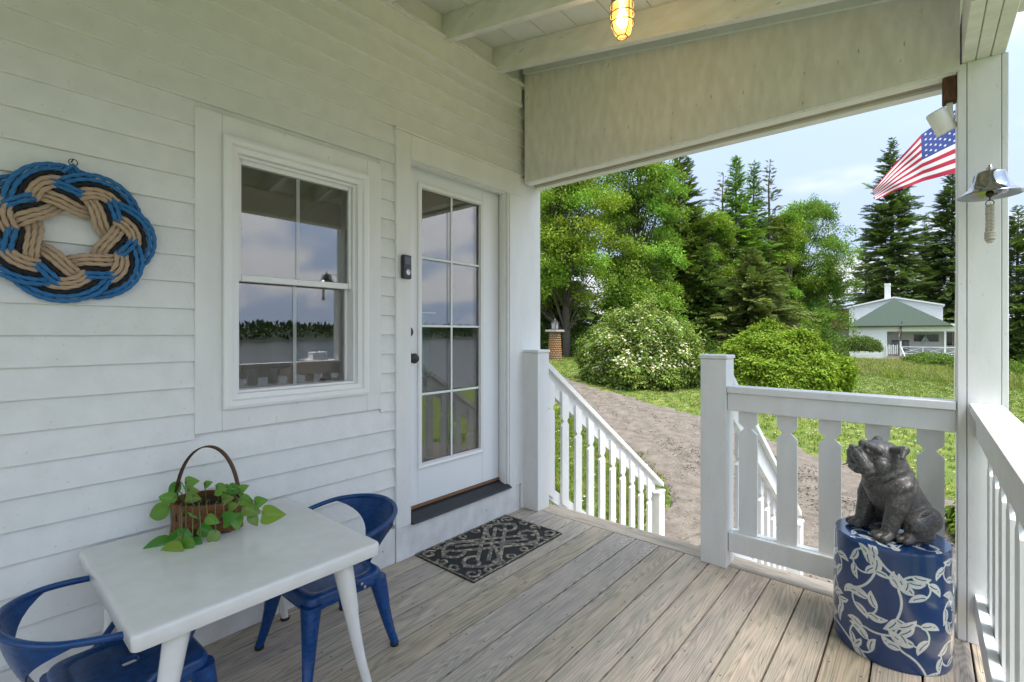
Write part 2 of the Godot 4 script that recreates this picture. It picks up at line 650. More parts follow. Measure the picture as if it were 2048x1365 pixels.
func blade_tuft(blades: int, height: float, width: float, seed_: int, spread: float) -> ArrayMesh:
	var r := RandomNumberGenerator.new()
	r.seed = seed_
	var mb := MB.new()
	for i in blades:
		var a := r.randf() * TAU
		var o := Vector3(cos(a), 0, sin(a)) * spread * r.randf()
		var l := Vector3(r.randfn() * 0.35, 1, r.randfn() * 0.35).normalized() * height * r.randf_range(0.6, 1.1)
		var s := Vector3(cos(a + 1.3), 0, sin(a + 1.3)) * width * 0.5
		var bend := Vector3(r.randfn(), -0.2, r.randfn()) * height * 0.22
		mb.face([o - s, o + s, o + l * 0.6 + s * 0.7])
		mb.face([o - s, o + l * 0.6 + s * 0.7, o + l * 0.6 - s * 0.7])
		mb.face([o + l * 0.6 - s * 0.7, o + l * 0.6 + s * 0.7, o + l + bend])
	return mb.mesh()


func build_plants() -> void:
	bough = spruce_bough()
	clump_broad = leaf_clump(12, 0.22, 0.16, 0.075, 11)
	clump_fine = leaf_clump(16, 0.26, 0.13, 0.05, 12)
	clump_shrub = leaf_clump(9, 0.10, 0.10, 0.048, 13, 0.5)
	clump_tier = leaf_clump(10, 0.12, 0.105, 0.05, 14, 0.35, 0.3)
	var fb := MB.new()
	for i in 7:
		var o := Vector3(sin(i * 2.4) * 0.028, cos(i * 1.7) * 0.012, cos(i * 2.4) * 0.028) * (0.45 + 0.12 * i)
		for k in 5:
			var a := TAU * k / 5 + i
			var f := Vector3(cos(a), 0.35, sin(a)) * 0.022
			var s := Vector3(-sin(a), 0, cos(a)) * 0.010
			fb.face([o, o + f * 0.7 + s, o + f])
			fb.face([o, o + f, o + f * 0.7 - s])
	flower = fb.mesh()

	# the wood behind the lawn, from the house corner to the far house
	var gd := Color(0.085, 0.125, 0.028)
	broadleaf("tall light green leafy tree nearest the house corner with a straight bare lower trunk", -12.1, -21.2, 13.4, 3.0, 0.2, Color(0.188, 0.275, 0.037), 105, 62)
	broadleaf("broad light green leafy tree rising behind the white flowering shrub", -10.3, -25.6, 12.4, 2.5, 0.16, Color(0.175, 0.275, 0.044), 100, 62)
	spruce("dark full spruce with a blunt top right of the light green leafy trees", -10.2, -31.6, 14.2, 3.3, Color(0.094, 0.131, 0.027), 1.7, 0.2)
	spruce("grey thinning spruce, half bare, between the dark spruce and the vine covered one", -9.2, -37.6, 13.4, 2.4, Color(0.188, 0.169, 0.100), 0.7, 0.3)
	spruce("bright vine covered spruce, left of the two close pointed tops", -7.5, -34.8, 13.2, 2.5, Color(0.125, 0.213, 0.027), 1.9, 0.1)
	spruce("narrow green spruce, right of the two close pointed tops", -6.8, -36.4, 13.1, 2.1, Color(0.100, 0.163, 0.027), 1.6, 0.15)
	spruce("thin sparse spruce with a long bare trunk under its pointed top", -6.3, -38.8, 13.9, 2.1, Color(0.125, 0.138, 0.044), 0.8, 0.45)
	broadleaf("rounded green leafy tree at the right end of the wood, before the gap of sky", -4.7, -43.6, 11.8, 3.1, 0.12, Color(0.125, 0.213, 0.037), 110, 62)
	broadleaf("slim bright leafy tree between the dark spruce and the two pointed tops", -8.7, -32.4, 9.4, 2.1, 0.12, Color(0.17, 0.26, 0.035), 62, 56)
	broadleaf("slim leafy tree between the sparse spruce and the rounded leafy tree", -5.9, -40.4, 10.0, 2.1, 0.12, Color(0.15, 0.24, 0.035), 62, 56)
	spruce("low wide brownish spruce with dead twigs behind the rounded shrub", -5.6, -31.0, 6.2, 3.0, Color(0.12, 0.145, 0.045), 1.6, 0.02)
	spruce("short wide olive spruce under the rounded leafy tree", -6.3, -41.0, 6.0, 2.4, Color(0.112, 0.144, 0.037), 1.6, 0.02)
	spruce("huge pointed spruce towering directly behind the far white house", -0.8, -79.0, 26.6, 5.4, Color(0.085, 0.125, 0.03), 2.3, 0.08, "spruce_tree", "tall spruces behind the far white house")
	spruce("tall spruce behind the flag, half hidden by the porch corner post", 5.0, -82.0, 23.0, 4.9, Color(0.08, 0.115, 0.03), 2.3, 0.08, "spruce_tree", "tall spruces behind the far white house")
	spruce("dark spruce seen past the right side of the porch corner post", 8.9, -64.5, 13.0, 4.2, gd, 1.7, 0.04, "spruce_tree", "tall spruces behind the far white house")
	var back := [[-15.5, -24.0, 9.5], [-17.5, -29.0, 12.0], [-13.5, -31.0, 11.5], [-12.3, -36.0, 12.5], [-9.0, -45.0, 12.0], [-7.4, -50.0, 9.5], [-7.2, -57.0, 8.0], [-11.0, -28.0, 7.0], [-8.2, -30.5, 6.5], [-7.2, -45.5, 9.0], [-14.0, -40.0, 13.0], [-20.0, -26.0, 12.0], [-9.6, -66.0, 11.0], [-8.4, -84.0, 13.0], [2.5, -92.0, 18.0], [14.0, -82.0, 16.0], [-4.5, -92.0, 15.0]]
	for i in back.size():
		var b: Array = back[i]
		spruce("dark spruce in the shade deep in the wood, mostly hidden by nearer trees", b[0], b[1], b[2], 2.6 if i < 12 else 3.6, gd, 1.3, 0.03, "spruce_tree", "shaded spruces deep in the wood")
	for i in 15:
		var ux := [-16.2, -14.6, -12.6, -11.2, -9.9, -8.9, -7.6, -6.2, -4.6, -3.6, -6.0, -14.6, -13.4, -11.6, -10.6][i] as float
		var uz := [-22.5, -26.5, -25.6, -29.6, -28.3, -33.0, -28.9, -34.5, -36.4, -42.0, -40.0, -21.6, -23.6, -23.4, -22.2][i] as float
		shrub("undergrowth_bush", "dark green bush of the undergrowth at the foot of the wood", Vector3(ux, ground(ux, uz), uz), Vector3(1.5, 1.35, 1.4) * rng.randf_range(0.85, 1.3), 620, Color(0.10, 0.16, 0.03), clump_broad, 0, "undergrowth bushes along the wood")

	# garden shrubs
	var c1 := Vector3(-4.75, 0, -14.3)
	c1.y = ground(c1.x, c1.z) - 0.05
	shrub("flowering_shrub", "big mounded shrub covered in cream white blossoms beyond the driveway", c1, Vector3(1.75, 2.15, 1.7), 9500, Color(0.22, 0.30, 0.06), clump_tier, 4200, "", 0.24, Vector3(0.1, 0, 0))
	var c2 := Vector3(-1.3, 0, -16.5)
	c2.y = ground(c2.x, c2.z) - 0.05
	shrub("round_shrub", "wide rounded bright green shrub without flowers behind the porch railing", c2, Vector3(1.85, 1.68, 1.7), 13000, Color(0.19, 0.28, 0.026), clump_tier, 0, "", 0.15)
	var c3 := Vector3(-2.55, 0, -58.5)
	c3.y = ground(c3.x, c3.z)
	shrub("rose_bush", "small white flowering bush on bare stems against the far house wall", c3 + Vector3(0, 0.9, 0), Vector3(1.6, 1.15, 1.0), 1100, Color(0.112, 0.175, 0.037), clump_broad, 420)
	var far_roses := [[2.6, -54.0, "low rose bush with white flowers right below the far porch railing"], [3.5, -47.0, "sprawling white rose bush in the tall grass before the far house"], [5.2, -40.0, "white flowered bush seen past the right side of the corner post"]]
	for f in far_roses:
		shrub("rose_bush", f[2], Vector3(f[0], ground(f[0], f[1]), f[1]), Vector3(1.7, 0.75, 1.3), 900, Color(0.125, 0.200, 0.037), clump_broad, 260)
	shrub("hydrangea_bush", "pale green big leaved bush seen between the last baluster and the post", Vector3(2.95, ground(2.9, -7.6), -7.4), Vector3(0.55, 0.62, 0.5), 330, Color(0.188, 0.275, 0.037), leaf_clump(8, 0.12, 0.13, 0.085, 21, 0.5))

	# grass
	var tuft := blade_tuft(9, 0.07, 0.007, 31, 0.07)
	var xs := []
	for i in 46000:
		var x := rng.randf_range(-14.0, 6.5)
		var z := rng.randf_range(-30.0, -3.4)
		if i < 9000:
			x = rng.randf_range(-4.5, 0.02)
			z = rng.randf_range(-9.8, -2.9)
		if Geometry2D.is_point_in_polygon(Vector2(x, z), drive) or (x > 0.0 and z > -4.9):
			continue
		xs.append(Transform3D(Basis(Vector3.UP, rng.randf() * TAU).scaled(Vector3.ONE * rng.randf_range(0.7, 1.5)), Vector3(x, ground(x, z) - 0.005, z)))
	var go := scatter(self, "lawn_grass", tuft, M.grass, xs, tints(Color(0.105, 0.17, 0.018), 0.4) + tints(Color(0.18, 0.175, 0.045), 0.3, 7))
	tag(go, "short green grass of the lawn", "grass", "", "stuff")
	xs = []
	var tall := blade_tuft(12, 0.42, 0.014, 33, 0.22)
	for i in 5200:
		var z := rng.randf_range(-56.0, -27.0)
		var x := rng.randf_range(-3.2, 7.0) + (z + 22.0) * 0.02
		if z > -32.0 and rng.randf() < 0.5:
			continue
		xs.append(Transform3D(Basis(Vector3.UP, rng.randf() * TAU).scaled(Vector3.ONE * rng.randf_range(0.6, 1.3)), Vector3(x, ground(x, z) - 0.02, z)))
	for i in 500:   # longer grass at the driveway's edge beside the steps
		var t := rng.randf()
		var p := Vector2(-0.42, -5.1).lerp(Vector2(-1.5, -7.5), t) + Vector2(rng.randfn(), rng.randfn()) * 0.09 - Vector2(0.12, 0)
		xs.append(Transform3D(Basis(Vector3.UP, rng.randf() * TAU).scaled(Vector3(0.35, 0.34, 0.35) * rng.randf_range(0.6, 1.2)), Vector3(p.x, ground(p.x, p.y) - 0.01, p.y)))
	go = scatter(self, "tall_grass", tall, M.grass, xs, tints(Color(0.15, 0.20, 0.035), 0.3) + tints(Color(0.27, 0.24, 0.11), 0.25, 12))
	tag(go, "tall seeding meadow grass before the far house", "grass", "", "stuff")
	xs = []
	for i in 2600:
		var x := rng.randf_range(-9.0, 5.0)
		var z := rng.randf_range(-26.0, -4.0)
		if Geometry2D.is_point_in_polygon(Vector2(x, z), drive) or (x > 0.0 and z > -4.9):
			continue
		xs.append(Transform3D(Basis(Vector3.UP, rng.randf() * TAU).scaled(Vector3.ONE * 0.34), Vector3(x, ground(x, z) + 0.06, z)))
	go = scatter(self, "clover_flowers", flower, M.petal, xs, [Color(0.75, 0.74, 0.66)])
	tag(go, "small white clover flowers dotted over the lawn", "flowers", "", "stuff")
	# loose stones on the driveway
	var pb := MB.new()
	pb.ball(Vector3.ZERO, Vector3(0.016, 0.009, 0.013), 6, 4)
	var pm := pb.mesh()
	xs = []
	for i in 15000:
		var x := rng.randf_range(-7.0, 5.0)
		var z := rng.randf_range(-14.0, -3.0)
		if i < 5000:
			x = rng.randf_range(-1.5, 3.0)
			z = rng.randf_range(-9.0, -4.4)
		if not Geometry2D.is_point_in_polygon(Vector2(x, z), drive):
			continue
		xs.append(Transform3D(Basis(Vector3.UP, rng.randf() * TAU).scaled(Vector3.ONE * rng.randf_range(0.35, 1.15)), Vector3(x, ground(x, z) + 0.03, z)))
	go = scatter(self, "driveway_pebbles", pm, M.pebble, xs, tints(Color(0.15, 0.125, 0.105), 0.5))
	tag(go, "loose grey and brown pebbles on the driveway", "pebbles", "", "stuff")
	# far shore wood across the lake
	xs = []
	for i in 2600:
		var z := rng.randf_range(-660.0, 660.0)
		xs.append(Transform3D(Basis(Vector3.UP, rng.randf() * TAU).scaled(Vector3(20, 26, 20) * rng.randf_range(0.8, 1.3)), Vector3(rng.randf_range(338.0, 430.0), rng.randf_range(-1.0, 4.0), z)))
	go = scatter(self, "far_wood", clump_broad, M.leaf, xs, tints(Color(0.04, 0.06, 0.025), 0.3))
	tag(go, "dark wood along the far shore of the lake", "wood", "", "stuff")


# ---------------------------------------------------------------- the house and its porch
const BASE_Y := 0.104
const LAP := 0.1003


func clapboard(parent: Node, i: int, z0: float, z1: float, y_top := 9.0) -> void:
	var y := BASE_Y + LAP * i
	var t := minf(LAP + 0.006, y_top - y)
	var mb := MB.new()
	mb.prism(PackedVector2Array([Vector2(0.004, y), Vector2(0.0235, y), Vector2(0.0245, y + 0.002), Vector2(0.0085, y + t), Vector2(0.004, y + t)]), z0, z1)
	part(parent, "clapboard", mb, M["paint%d" % ((i * 7 + int(absf(z0) * 3)) % 3)])


func build_house() -> void:
	var o := thing("clapboard_house", "white clapboard house wall with its window and glazed door", "house")
	# sheathing with the two openings
	var mb := MB.new()
	mb.box(Vector3(-0.16, -1.3, -0.75), Vector3(0.006, 3.2, 4.0), 0)
	mb.box(Vector3(-0.16, -1.3, -1.60), Vector3(0.006, 3.2, -1.33), 0)
	mb.box(Vector3(-0.16, -1.3, -1.33), Vector3(0.006, 0.93, -0.75), 0)
	mb.box(Vector3(-0.16, 1.98, -1.33), Vector3(0.006, 3.2, -0.75), 0)
	mb.box(Vector3(-0.16, 2.2, -2.46), Vector3(0.006, 3.2, -1.60), 0)
	mb.box(Vector3(-0.16, -1.3, -2.46), Vector3(0.006, 0.17, -1.60), 0)
	mb.box(Vector3(-0.16, -1.3, -2.79), Vector3(0.006, 3.2, -2.46), 0)
	part(o, "wall", mb, M.paint0)
	mb = MB.new()
	mb.box(Vector3(-5.0, -1.3, -2.79), Vector3(-0.16, 3.2, -2.63), 0)
	mb.box(Vector3(-5.0, -1.3, 3.84), Vector3(-0.16, 3.2, 4.0), 0)
	mb.box(Vector3(-5.16, -1.3, -2.79), Vector3(-5.0, 3.2, 4.0), 0)
	mb.box(Vector3(-5.0, 2.62, -2.63), Vector3(-0.16, 2.75, 3.84), 0)
	part(o, "room_walls", mb, M.room)
	mb = MB.new()
	mb.box(Vector3(-5.0, 0.05, -2.63), Vector3(-0.16, 0.18, 3.84), 0)
	part(o, "room_floor", mb, M.room_floor)
	mb = MB.new()
	mb.x = Transform3D(Basis(Vector3.BACK, 0.35), Vector3(-2.6, 3.9, 0.6))
	mb.box(Vector3(-3.2, -0.1, -3.6), Vector3(3.1, 0.1, 3.6), 0)
	part(o, "roof", mb, M.shingle)
	# clapboards
	for i in range(1, 28):
		var y := BASE_Y + LAP * i
		if y > 2.76:
			break
		if i == 1:
			clapboard(o, i, 4.0, -1.536)
		elif y < 0.78 or (y > 2.085):
			if y > 2.27:
				clapboard(o, i, 4.0, -2.79, 2.80)
			else:
				clapboard(o, i, 4.0, -1.536)
		elif y < 0.826:
			clapboard(o, i, 4.0, -0.616)
			clapboard(o, i, -1.449, -1.536)
		else:
			clapboard(o, i, 4.0, -0.616)
			clapboard(o, i, -1.449, -1.536)
	mb = MB.new()
	for i in range(1, 27):
		for zn in [0.16, -0.24, -0.585, -1.02, -1.51, -1.9, -2.3]:
			var yn := BASE_Y + LAP * i + 0.022
			if yn > 2.72 or (i % 2 == 1 and zn > -0.5) or (zn < -0.6 and zn > -1.46 and yn > 0.8 and yn < 2.1) or (zn < -1.52 and yn < 2.3):
				continue
			mb.x = Transform3D(Basis(Vector3.BACK, -PI / 2), Vector3(0.0205, yn, zn + rng.randfn() * 0.02))
			mb.lathe([Vector2(0.0032, 0.0), Vector2(0.0030, 0.0008), Vector2(0.0, 0.0010)], 7)
	var nails := part(o, "nail_heads", mb, M.nail)
	nails.set_meta("kind", "stuff")
	for q in [["base_board", Vector3(0.006, 0.0, -1.536), Vector3(0.026, 0.186, 4.0)], ["base_board", Vector3(0.006, 0.0, -2.56), Vector3(0.032, 0.178, -1.537)]]:
		mb = MB.new()
		mb.box(q[1], q[2], 0.003)
		part(o, q[0], mb, M.skirt)
	# frieze board, its cap and the mouldings under the rafters
	mb = MB.new()
	mb.box(Vector3(0.006, 2.785, -2.575), Vector3(0.040, 2.915, 4.0), 0.003)
	part(o, "frieze_board", mb, M.paint1)
	mb = MB.new()
	mb.box(Vector3(0.006, 2.768, -2.575), Vector3(0.052, 2.790, 4.0), 0.006)
	part(o, "frieze_moulding", mb, M.paint1)
	mb = MB.new()
	mb.box(Vector3(0.006, 2.915, -2.64), Vector3(0.058, 2.935, 4.0), 0.004)
	part(o, "frieze_cap", mb, M.paint2)
	mb = MB.new()
	mb.box(Vector3(0.006, 2.935, -2.575), Vector3(0.018, 3.07, 4.0), 0.002)
	part(o, "blocking_board", mb, M.ceiling)
	# corner board at the far end, also the door's right casing
	mb = MB.new()
	mb.box(Vector3(0.006, 0.0, -2.80), Vector3(0.030, 2.293, -2.5755), 0.003)
	part(o, "corner_board", mb, M.trim)

	# ---- window
	var w := Node3D.new()
	w.name = "window"
	o.add_child(w, true)
	for q in [["trim_board", Vector3(0.006, 0.826, -0.710), Vector3(0.027, 2.085, -0.616)], ["trim_board", Vector3(0.006, 0.826, -1.449), Vector3(0.027, 2.085, -1.367)], ["trim_board", Vector3(0.006, 2.002, -1.367), Vector3(0.0275, 2.085, -0.710)], ["trim_board", Vector3(0.006, 0.826, -1.367), Vector3(0.0275, 0.912, -0.710)]]:
		mb = MB.new()
		mb.box(q[1], q[2], 0.002)
		part(w, q[0], mb, M.trim)
	# vinyl casing: stepped picture frame, mitred by four lofted sides
	mb = MB.new()
	var prof := [[0.0, 0.020], [0.0, 0.048], [0.012, 0.052], [0.030, 0.050], [0.036, 0.036], [0.056, 0.034], [0.059, 0.012], [0.068, 0.010], [0.068, -0.06]]
	var rings := []
	for p in prof:
		rings.append(PackedVector3Array([Vector3(p[1], 0.912 + p[0], -0.710 - p[0]), Vector3(p[1], 2.002 - p[0], -0.710 - p[0]), Vector3(p[1], 2.002 - p[0], -1.367 + p[0]), Vector3(p[1], 0.912 + p[0], -1.367 + p[0])]))
	frame_sides(mb, rings)
	part(w, "casing", mb, M.vinyl)
	sash(w, 1.430, 1.936, -0.005, "upper_sash")
	sash(w, 0.940, 1.456, -0.037, "lower_sash")

	# ---- door
	var d := Node3D.new()
	d.name = "door"
	o.add_child(d, true)
	for q in [[Vector3(0.006, 0.178, -1.634), Vector3(0.034, 2.293, -1.536)], [Vector3(0.006, 2.158, -2.575), Vector3(0.0335, 2.293, -1.634)], [Vector3(0.006, 0.178, -2.575), Vector3(0.034, 2.158, -2.455)]]:
		mb = MB.new()
		mb.box(q[0], q[1], 0.003)
		part(d, "casing", mb, M.trim)
	mb = MB.new()
	mb.box(Vector3(0.006, 2.293, -2.575), Vector3(0.044, 2.305, -1.530), 0.003)
	part(d, "drip_cap", mb, M.trim)
	for q in [[Vector3(-0.12, 0.2, -1.634), Vector3(0.026, 2.17, -1.600)], [Vector3(-0.12, 0.2, -2.475), Vector3(0.026, 2.17, -2.442)], [Vector3(-0.12, 2.17, -2.475), Vector3(0.026, 2.20, -1.600)], [Vector3(-0.03, 0.2, -2.442), Vector3(0.010, 2.17, -2.430)], [Vector3(-0.03, 2.150, -2.430), Vector3(0.010, 2.169, -1.634)]]:
		mb = MB.new()
		mb.box(q[0], q[1], 0.002)
		part(d, "jamb", mb, M.trim)
	mb = MB.new()
	mb.prism(PackedVector2Array([Vector2(-0.16, 0.17), Vector2(0.052, 0.1785), Vector2(0.054, 0.183), Vector2(0.050, 0.189), Vector2(-0.02, 0.212), Vector2(-0.16, 0.220)]), -1.634, -2.452)
	part(d, "sill", mb, M.sill)
	mb = MB.new()
	mb.box(Vector3(-0.062, 0.219, -2.44), Vector3(-0.046, 0.232, -1.634), 0.001)
	part(d, "weather_strip", mb, M.copper)
	# slab as four rails round the glass
	for q in [[Vector3(-0.10, 0.234, -1.752), Vector3(-0.056, 2.168, -1.602)], [Vector3(-0.10, 0.234, -2.438), Vector3(-0.056, 2.168, -2.281)], [Vector3(-0.10, 0.234, -2.281), Vector3(-0.0563, 0.440, -1.752)], [Vector3(-0.10, 2.073, -2.281), Vector3(-0.0563, 2.168, -1.752)]]:
		mb = MB.new()
		mb.box(q[0], q[1], 0.002)
		part(d, "slab_rail", mb, M.door)
	mb = MB.new()
	rings = []
	for p in [[0.0, -0.058], [0.0, -0.046], [0.008, -0.043], [0.018, -0.047], [0.026, -0.046], [0.030, -0.066]]:
		rings.append(PackedVector3Array([Vector3(p[1], 0.434 + p[0], -1.746 - p[0]), Vector3(p[1], 2.079 - p[0], -1.746 - p[0]), Vector3(p[1], 2.079 - p[0], -2.287 + p[0]), Vector3(p[1], 0.434 + p[0], -2.287 + p[0])]))
	frame_sides(mb, rings)
	part(d, "glass_frame", mb, M.vinyl)
	for gx in [-0.068, -0.084]:
		for r in 4:
			for c in 2:
				mb = MB.new()
				var y0 := 0.464 + r * 0.39625
				var z0 := -1.776 - c * 0.2405
				mb.box(Vector3(gx - 0.003, y0, z0 - 0.2405), Vector3(gx, y0 + 0.39625, z0), 0)
				part(d, "pane", mb, M.glass)
	mb = MB.new()
	mb.box(Vector3(-0.067, 0.464, -2.0235), Vector3(-0.061, 2.049, -2.0095), 0.002)
	part(d, "muntin", mb, M.muntin)
	for r in 3:
		mb = MB.new()
		mb.box(Vector3(-0.067, 0.464 + (r + 1) * 0.39625 - 0.007, -2.257), Vector3(-0.0612, 0.464 + (r + 1) * 0.39625 + 0.007, -1.776), 0.002)
		part(d, "muntin", mb, M.muntin)
	mb = MB.new()
	mb.x = Transform3D(Basis(Vector3.BACK, -PI / 2), Vector3(-0.056, 1.074, -1.686))
	mb.lathe([Vector2(0.032, 0.0), Vector2(0.032, 0.006), Vector2(0.012, 0.012), Vector2(0.011, 0.032), Vector2(0.024, 0.040), Vector2(0.029, 0.052), Vector2(0.024, 0.063), Vector2(0.0, 0.066)], 20)
	part(d, "knob", mb, M.dark_metal)
	mb = MB.new()
	mb.x = Transform3D(Basis(Vector3.BACK, -PI / 2), Vector3(-0.056, 1.222, -1.680))
	mb.lathe([Vector2(0.030, 0.0), Vector2(0.029, 0.012), Vector2(0.022, 0.020), Vector2(0.0, 0.022)], 20)
	part(d, "deadbolt", mb, M.dark_metal)

	# teal curtain and a few things inside, seen dimly through the glass
	var cu := thing("curtain", "teal cloth hanging inside behind the door glass", "curtain")
	mb = MB.new()
	rings = []
	for i in 8:
		var ring := PackedVector3Array()
		for j in 26:
			var t := j / 25.0
			ring.append(Vector3(-0.20 + 0.02 * sin(t * 26.0), 0.95 + i * 0.055, -1.70 - t * 0.24))
		rings.append(ring)
	mb.loft(rings, false, false, 1.0)
	part(cu, "cloth", mb, M.teal)
	mb = MB.new()
	mb.tube(PackedVector3Array([Vector3(-0.165, 1.34, -1.62), Vector3(-0.20, 1.34, -1.64), Vector3(-0.20, 1.34, -2.0)]), 0.006, 6)
	part(cu, "rod", mb, M.nickel)
	var tb := thing("dining_table", "dark dining table inside the room behind the window", "table", Vector3(-1.1, 0.18, -1.5))
	mb = MB.new()
	mb.box(Vector3(-0.5, 0.70, -0.9), Vector3(0.42, 0.74, 0.7), 0.006)
	part(tb, "tabletop", mb, M.dark_wood)
	for q in [[-0.42, -0.8], [0.34, -0.8], [-0.42, 0.6], [0.34, 0.6]]:
		mb = MB.new()
		mb.box(Vector3(q[0] - 0.03, 0.0, q[1] - 0.03), Vector3(q[0] + 0.03, 0.70, q[1] + 0.03), 0.004)
		part(tb, "leg", mb, M.dark_wood)
	for i in 4:
		var mug := thing("mug", ["white mug on the dining table, first from the left through the window", "white mug on the dining table, second from the left through the window", "white mug on the dining table, third from the left through the window", "white mug on the dining table, rightmost through the window"][i], "mug", Vector3(-0.82, 0.92, -0.98 - 0.16 * i), "mugs on the dining table")
		mb = MB.new()
		mb.lathe([Vector2(0.0, 0.0), Vector2(0.036, 0.0), Vector2(0.039, 0.085), Vector2(0.036, 0.085), Vector2(0.033, 0.008), Vector2(0.0, 0.006)], 18)
		part(mug, "cup", mb, M.vinyl)
	for i in 1:
		var ch := thing("dining_chair", ["golden wooden chair back inside behind the window's middle", "golden wooden chair inside nearest the door side of the window"][i], "chair", Vector3(-0.42, 0.18, -1.22 - 0.62 * i), "wooden chairs round the dining table", 0.1)
		mb = MB.new()
		var ring0 := PackedVector2Array()
		for j in 13:
			var t := j / 12.0 * 2.0 - 1.0
			ring0.append(Vector2(t * 0.2, 0.86 + 0.09 * pow(1.0 - absf(t), 1.4)))
		ring0.append(Vector2(0.2, 0.76))
		ring0.append(Vector2(-0.2, 0.76))
		mb.x = Transform3D(Basis(Vector3.UP, PI / 2), Vector3(0.18, 0, 0))
		mb.prism(ring0, -0.012, 0.012)
		part(ch, "crest_rail", mb, M.gold_wood)
		for s in [-1, 1]:
			mb = MB.new()
			mb.box(Vector3(0.165, 0.0, s * 0.18 - 0.018), Vector3(0.195, 0.78, s * 0.18 + 0.018), 0.004)
			part(ch, "leg", mb, M.gold_wood)
			mb = MB.new()
			mb.box(Vector3(-0.22, 0.0, s * 0.18 - 0.018), Vector3(-0.19, 0.44, s * 0.18 + 0.018), 0.004)
			part(ch, "leg", mb, M.gold_wood)
		mb = MB.new()
		mb.box(Vector3(-0.23, 0.44, -0.21), Vector3(0.2, 0.475, 0.21), 0.01)
		part(ch, "seat", mb, M.gold_wood)


# four mitred sides with flat shading along each
func frame_sides(mb: MB, rings: Array) -> void:
	for k in 4:
		var k2 := (k + 1) % 4
		for i in rings.size() - 1:
			var a: Vector3 = rings[i][k]
			var b: Vector3 = rings[i][k2]
			var c: Vector3 = rings[i + 1][k2]
			var d: Vector3 = rings[i + 1][k]
			var nn := (b - a).cross(d - a).normalized()
			var inward: Vector3 = (rings[0][(k + 2) % 4] + rings[0][(k + 3) % 4]) * 0.5 - (rings[0][k] + rings[0][k2]) * 0.5
			if nn.x < -0.01 or (absf(nn.x) <= 0.01 and nn.dot(inward) < 0 and i > 0) or (i == 0 and nn.dot(inward) > 0):
				nn = -nn
			mb.face([a, b, c, d], nn)


func sash(w: Node, y0: float, y1: float, x1: float, called: String) -> void:
	var z0 := -0.7785
	var z1 := -1.2985
	var rw := 0.015
	var mb := MB.new()
	mb.box(Vector3(x1 - 0.03, y0, z0 - rw), Vector3(x1, y1, z0), 0.003)
	mb.box(Vector3(x1 - 0.03, y0, z1), Vector3(x1, y1, z1 + rw), 0.003)
	mb.box(Vector3(x1 - 0.03, y1 - rw * 1.4, z1 + rw), Vector3(x1 - 0.0005, y1, z0 - rw), 0.003)
	mb.box(Vector3(x1 - 0.03, y0, z1 + rw), Vector3(x1 - 0.0005, y0 + rw * 1.9, z0 - rw), 0.003)
	part(w, called, mb, M.vinyl)
	mb = MB.new()
	var zc := (z0 + z1) * 0.5
	mb.box(Vector3(x1 - 0.021, y0 + rw, zc - 0.008), Vector3(x1 - 0.017, y1 - rw, zc + 0.008), 0.001)
	part(w, "muntin", mb, M.muntin)
	for gx in [x1 - 0.012, x1 - 0.023]:
		for c in 2:
			mb = MB.new()
			var za := z0 - rw + 0.002 if c == 0 else zc
			var zb := zc if c == 0 else z1 + rw - 0.002
			mb.box(Vector3(gx - 0.003, y0 + rw - 0.002, zb), Vector3(gx, y1 - rw + 0.002, za), 0)
			part(w, "pane", mb, M.glass)


func rafter_y(x: float) -> float:
	return 2.915 - 0.19 * x


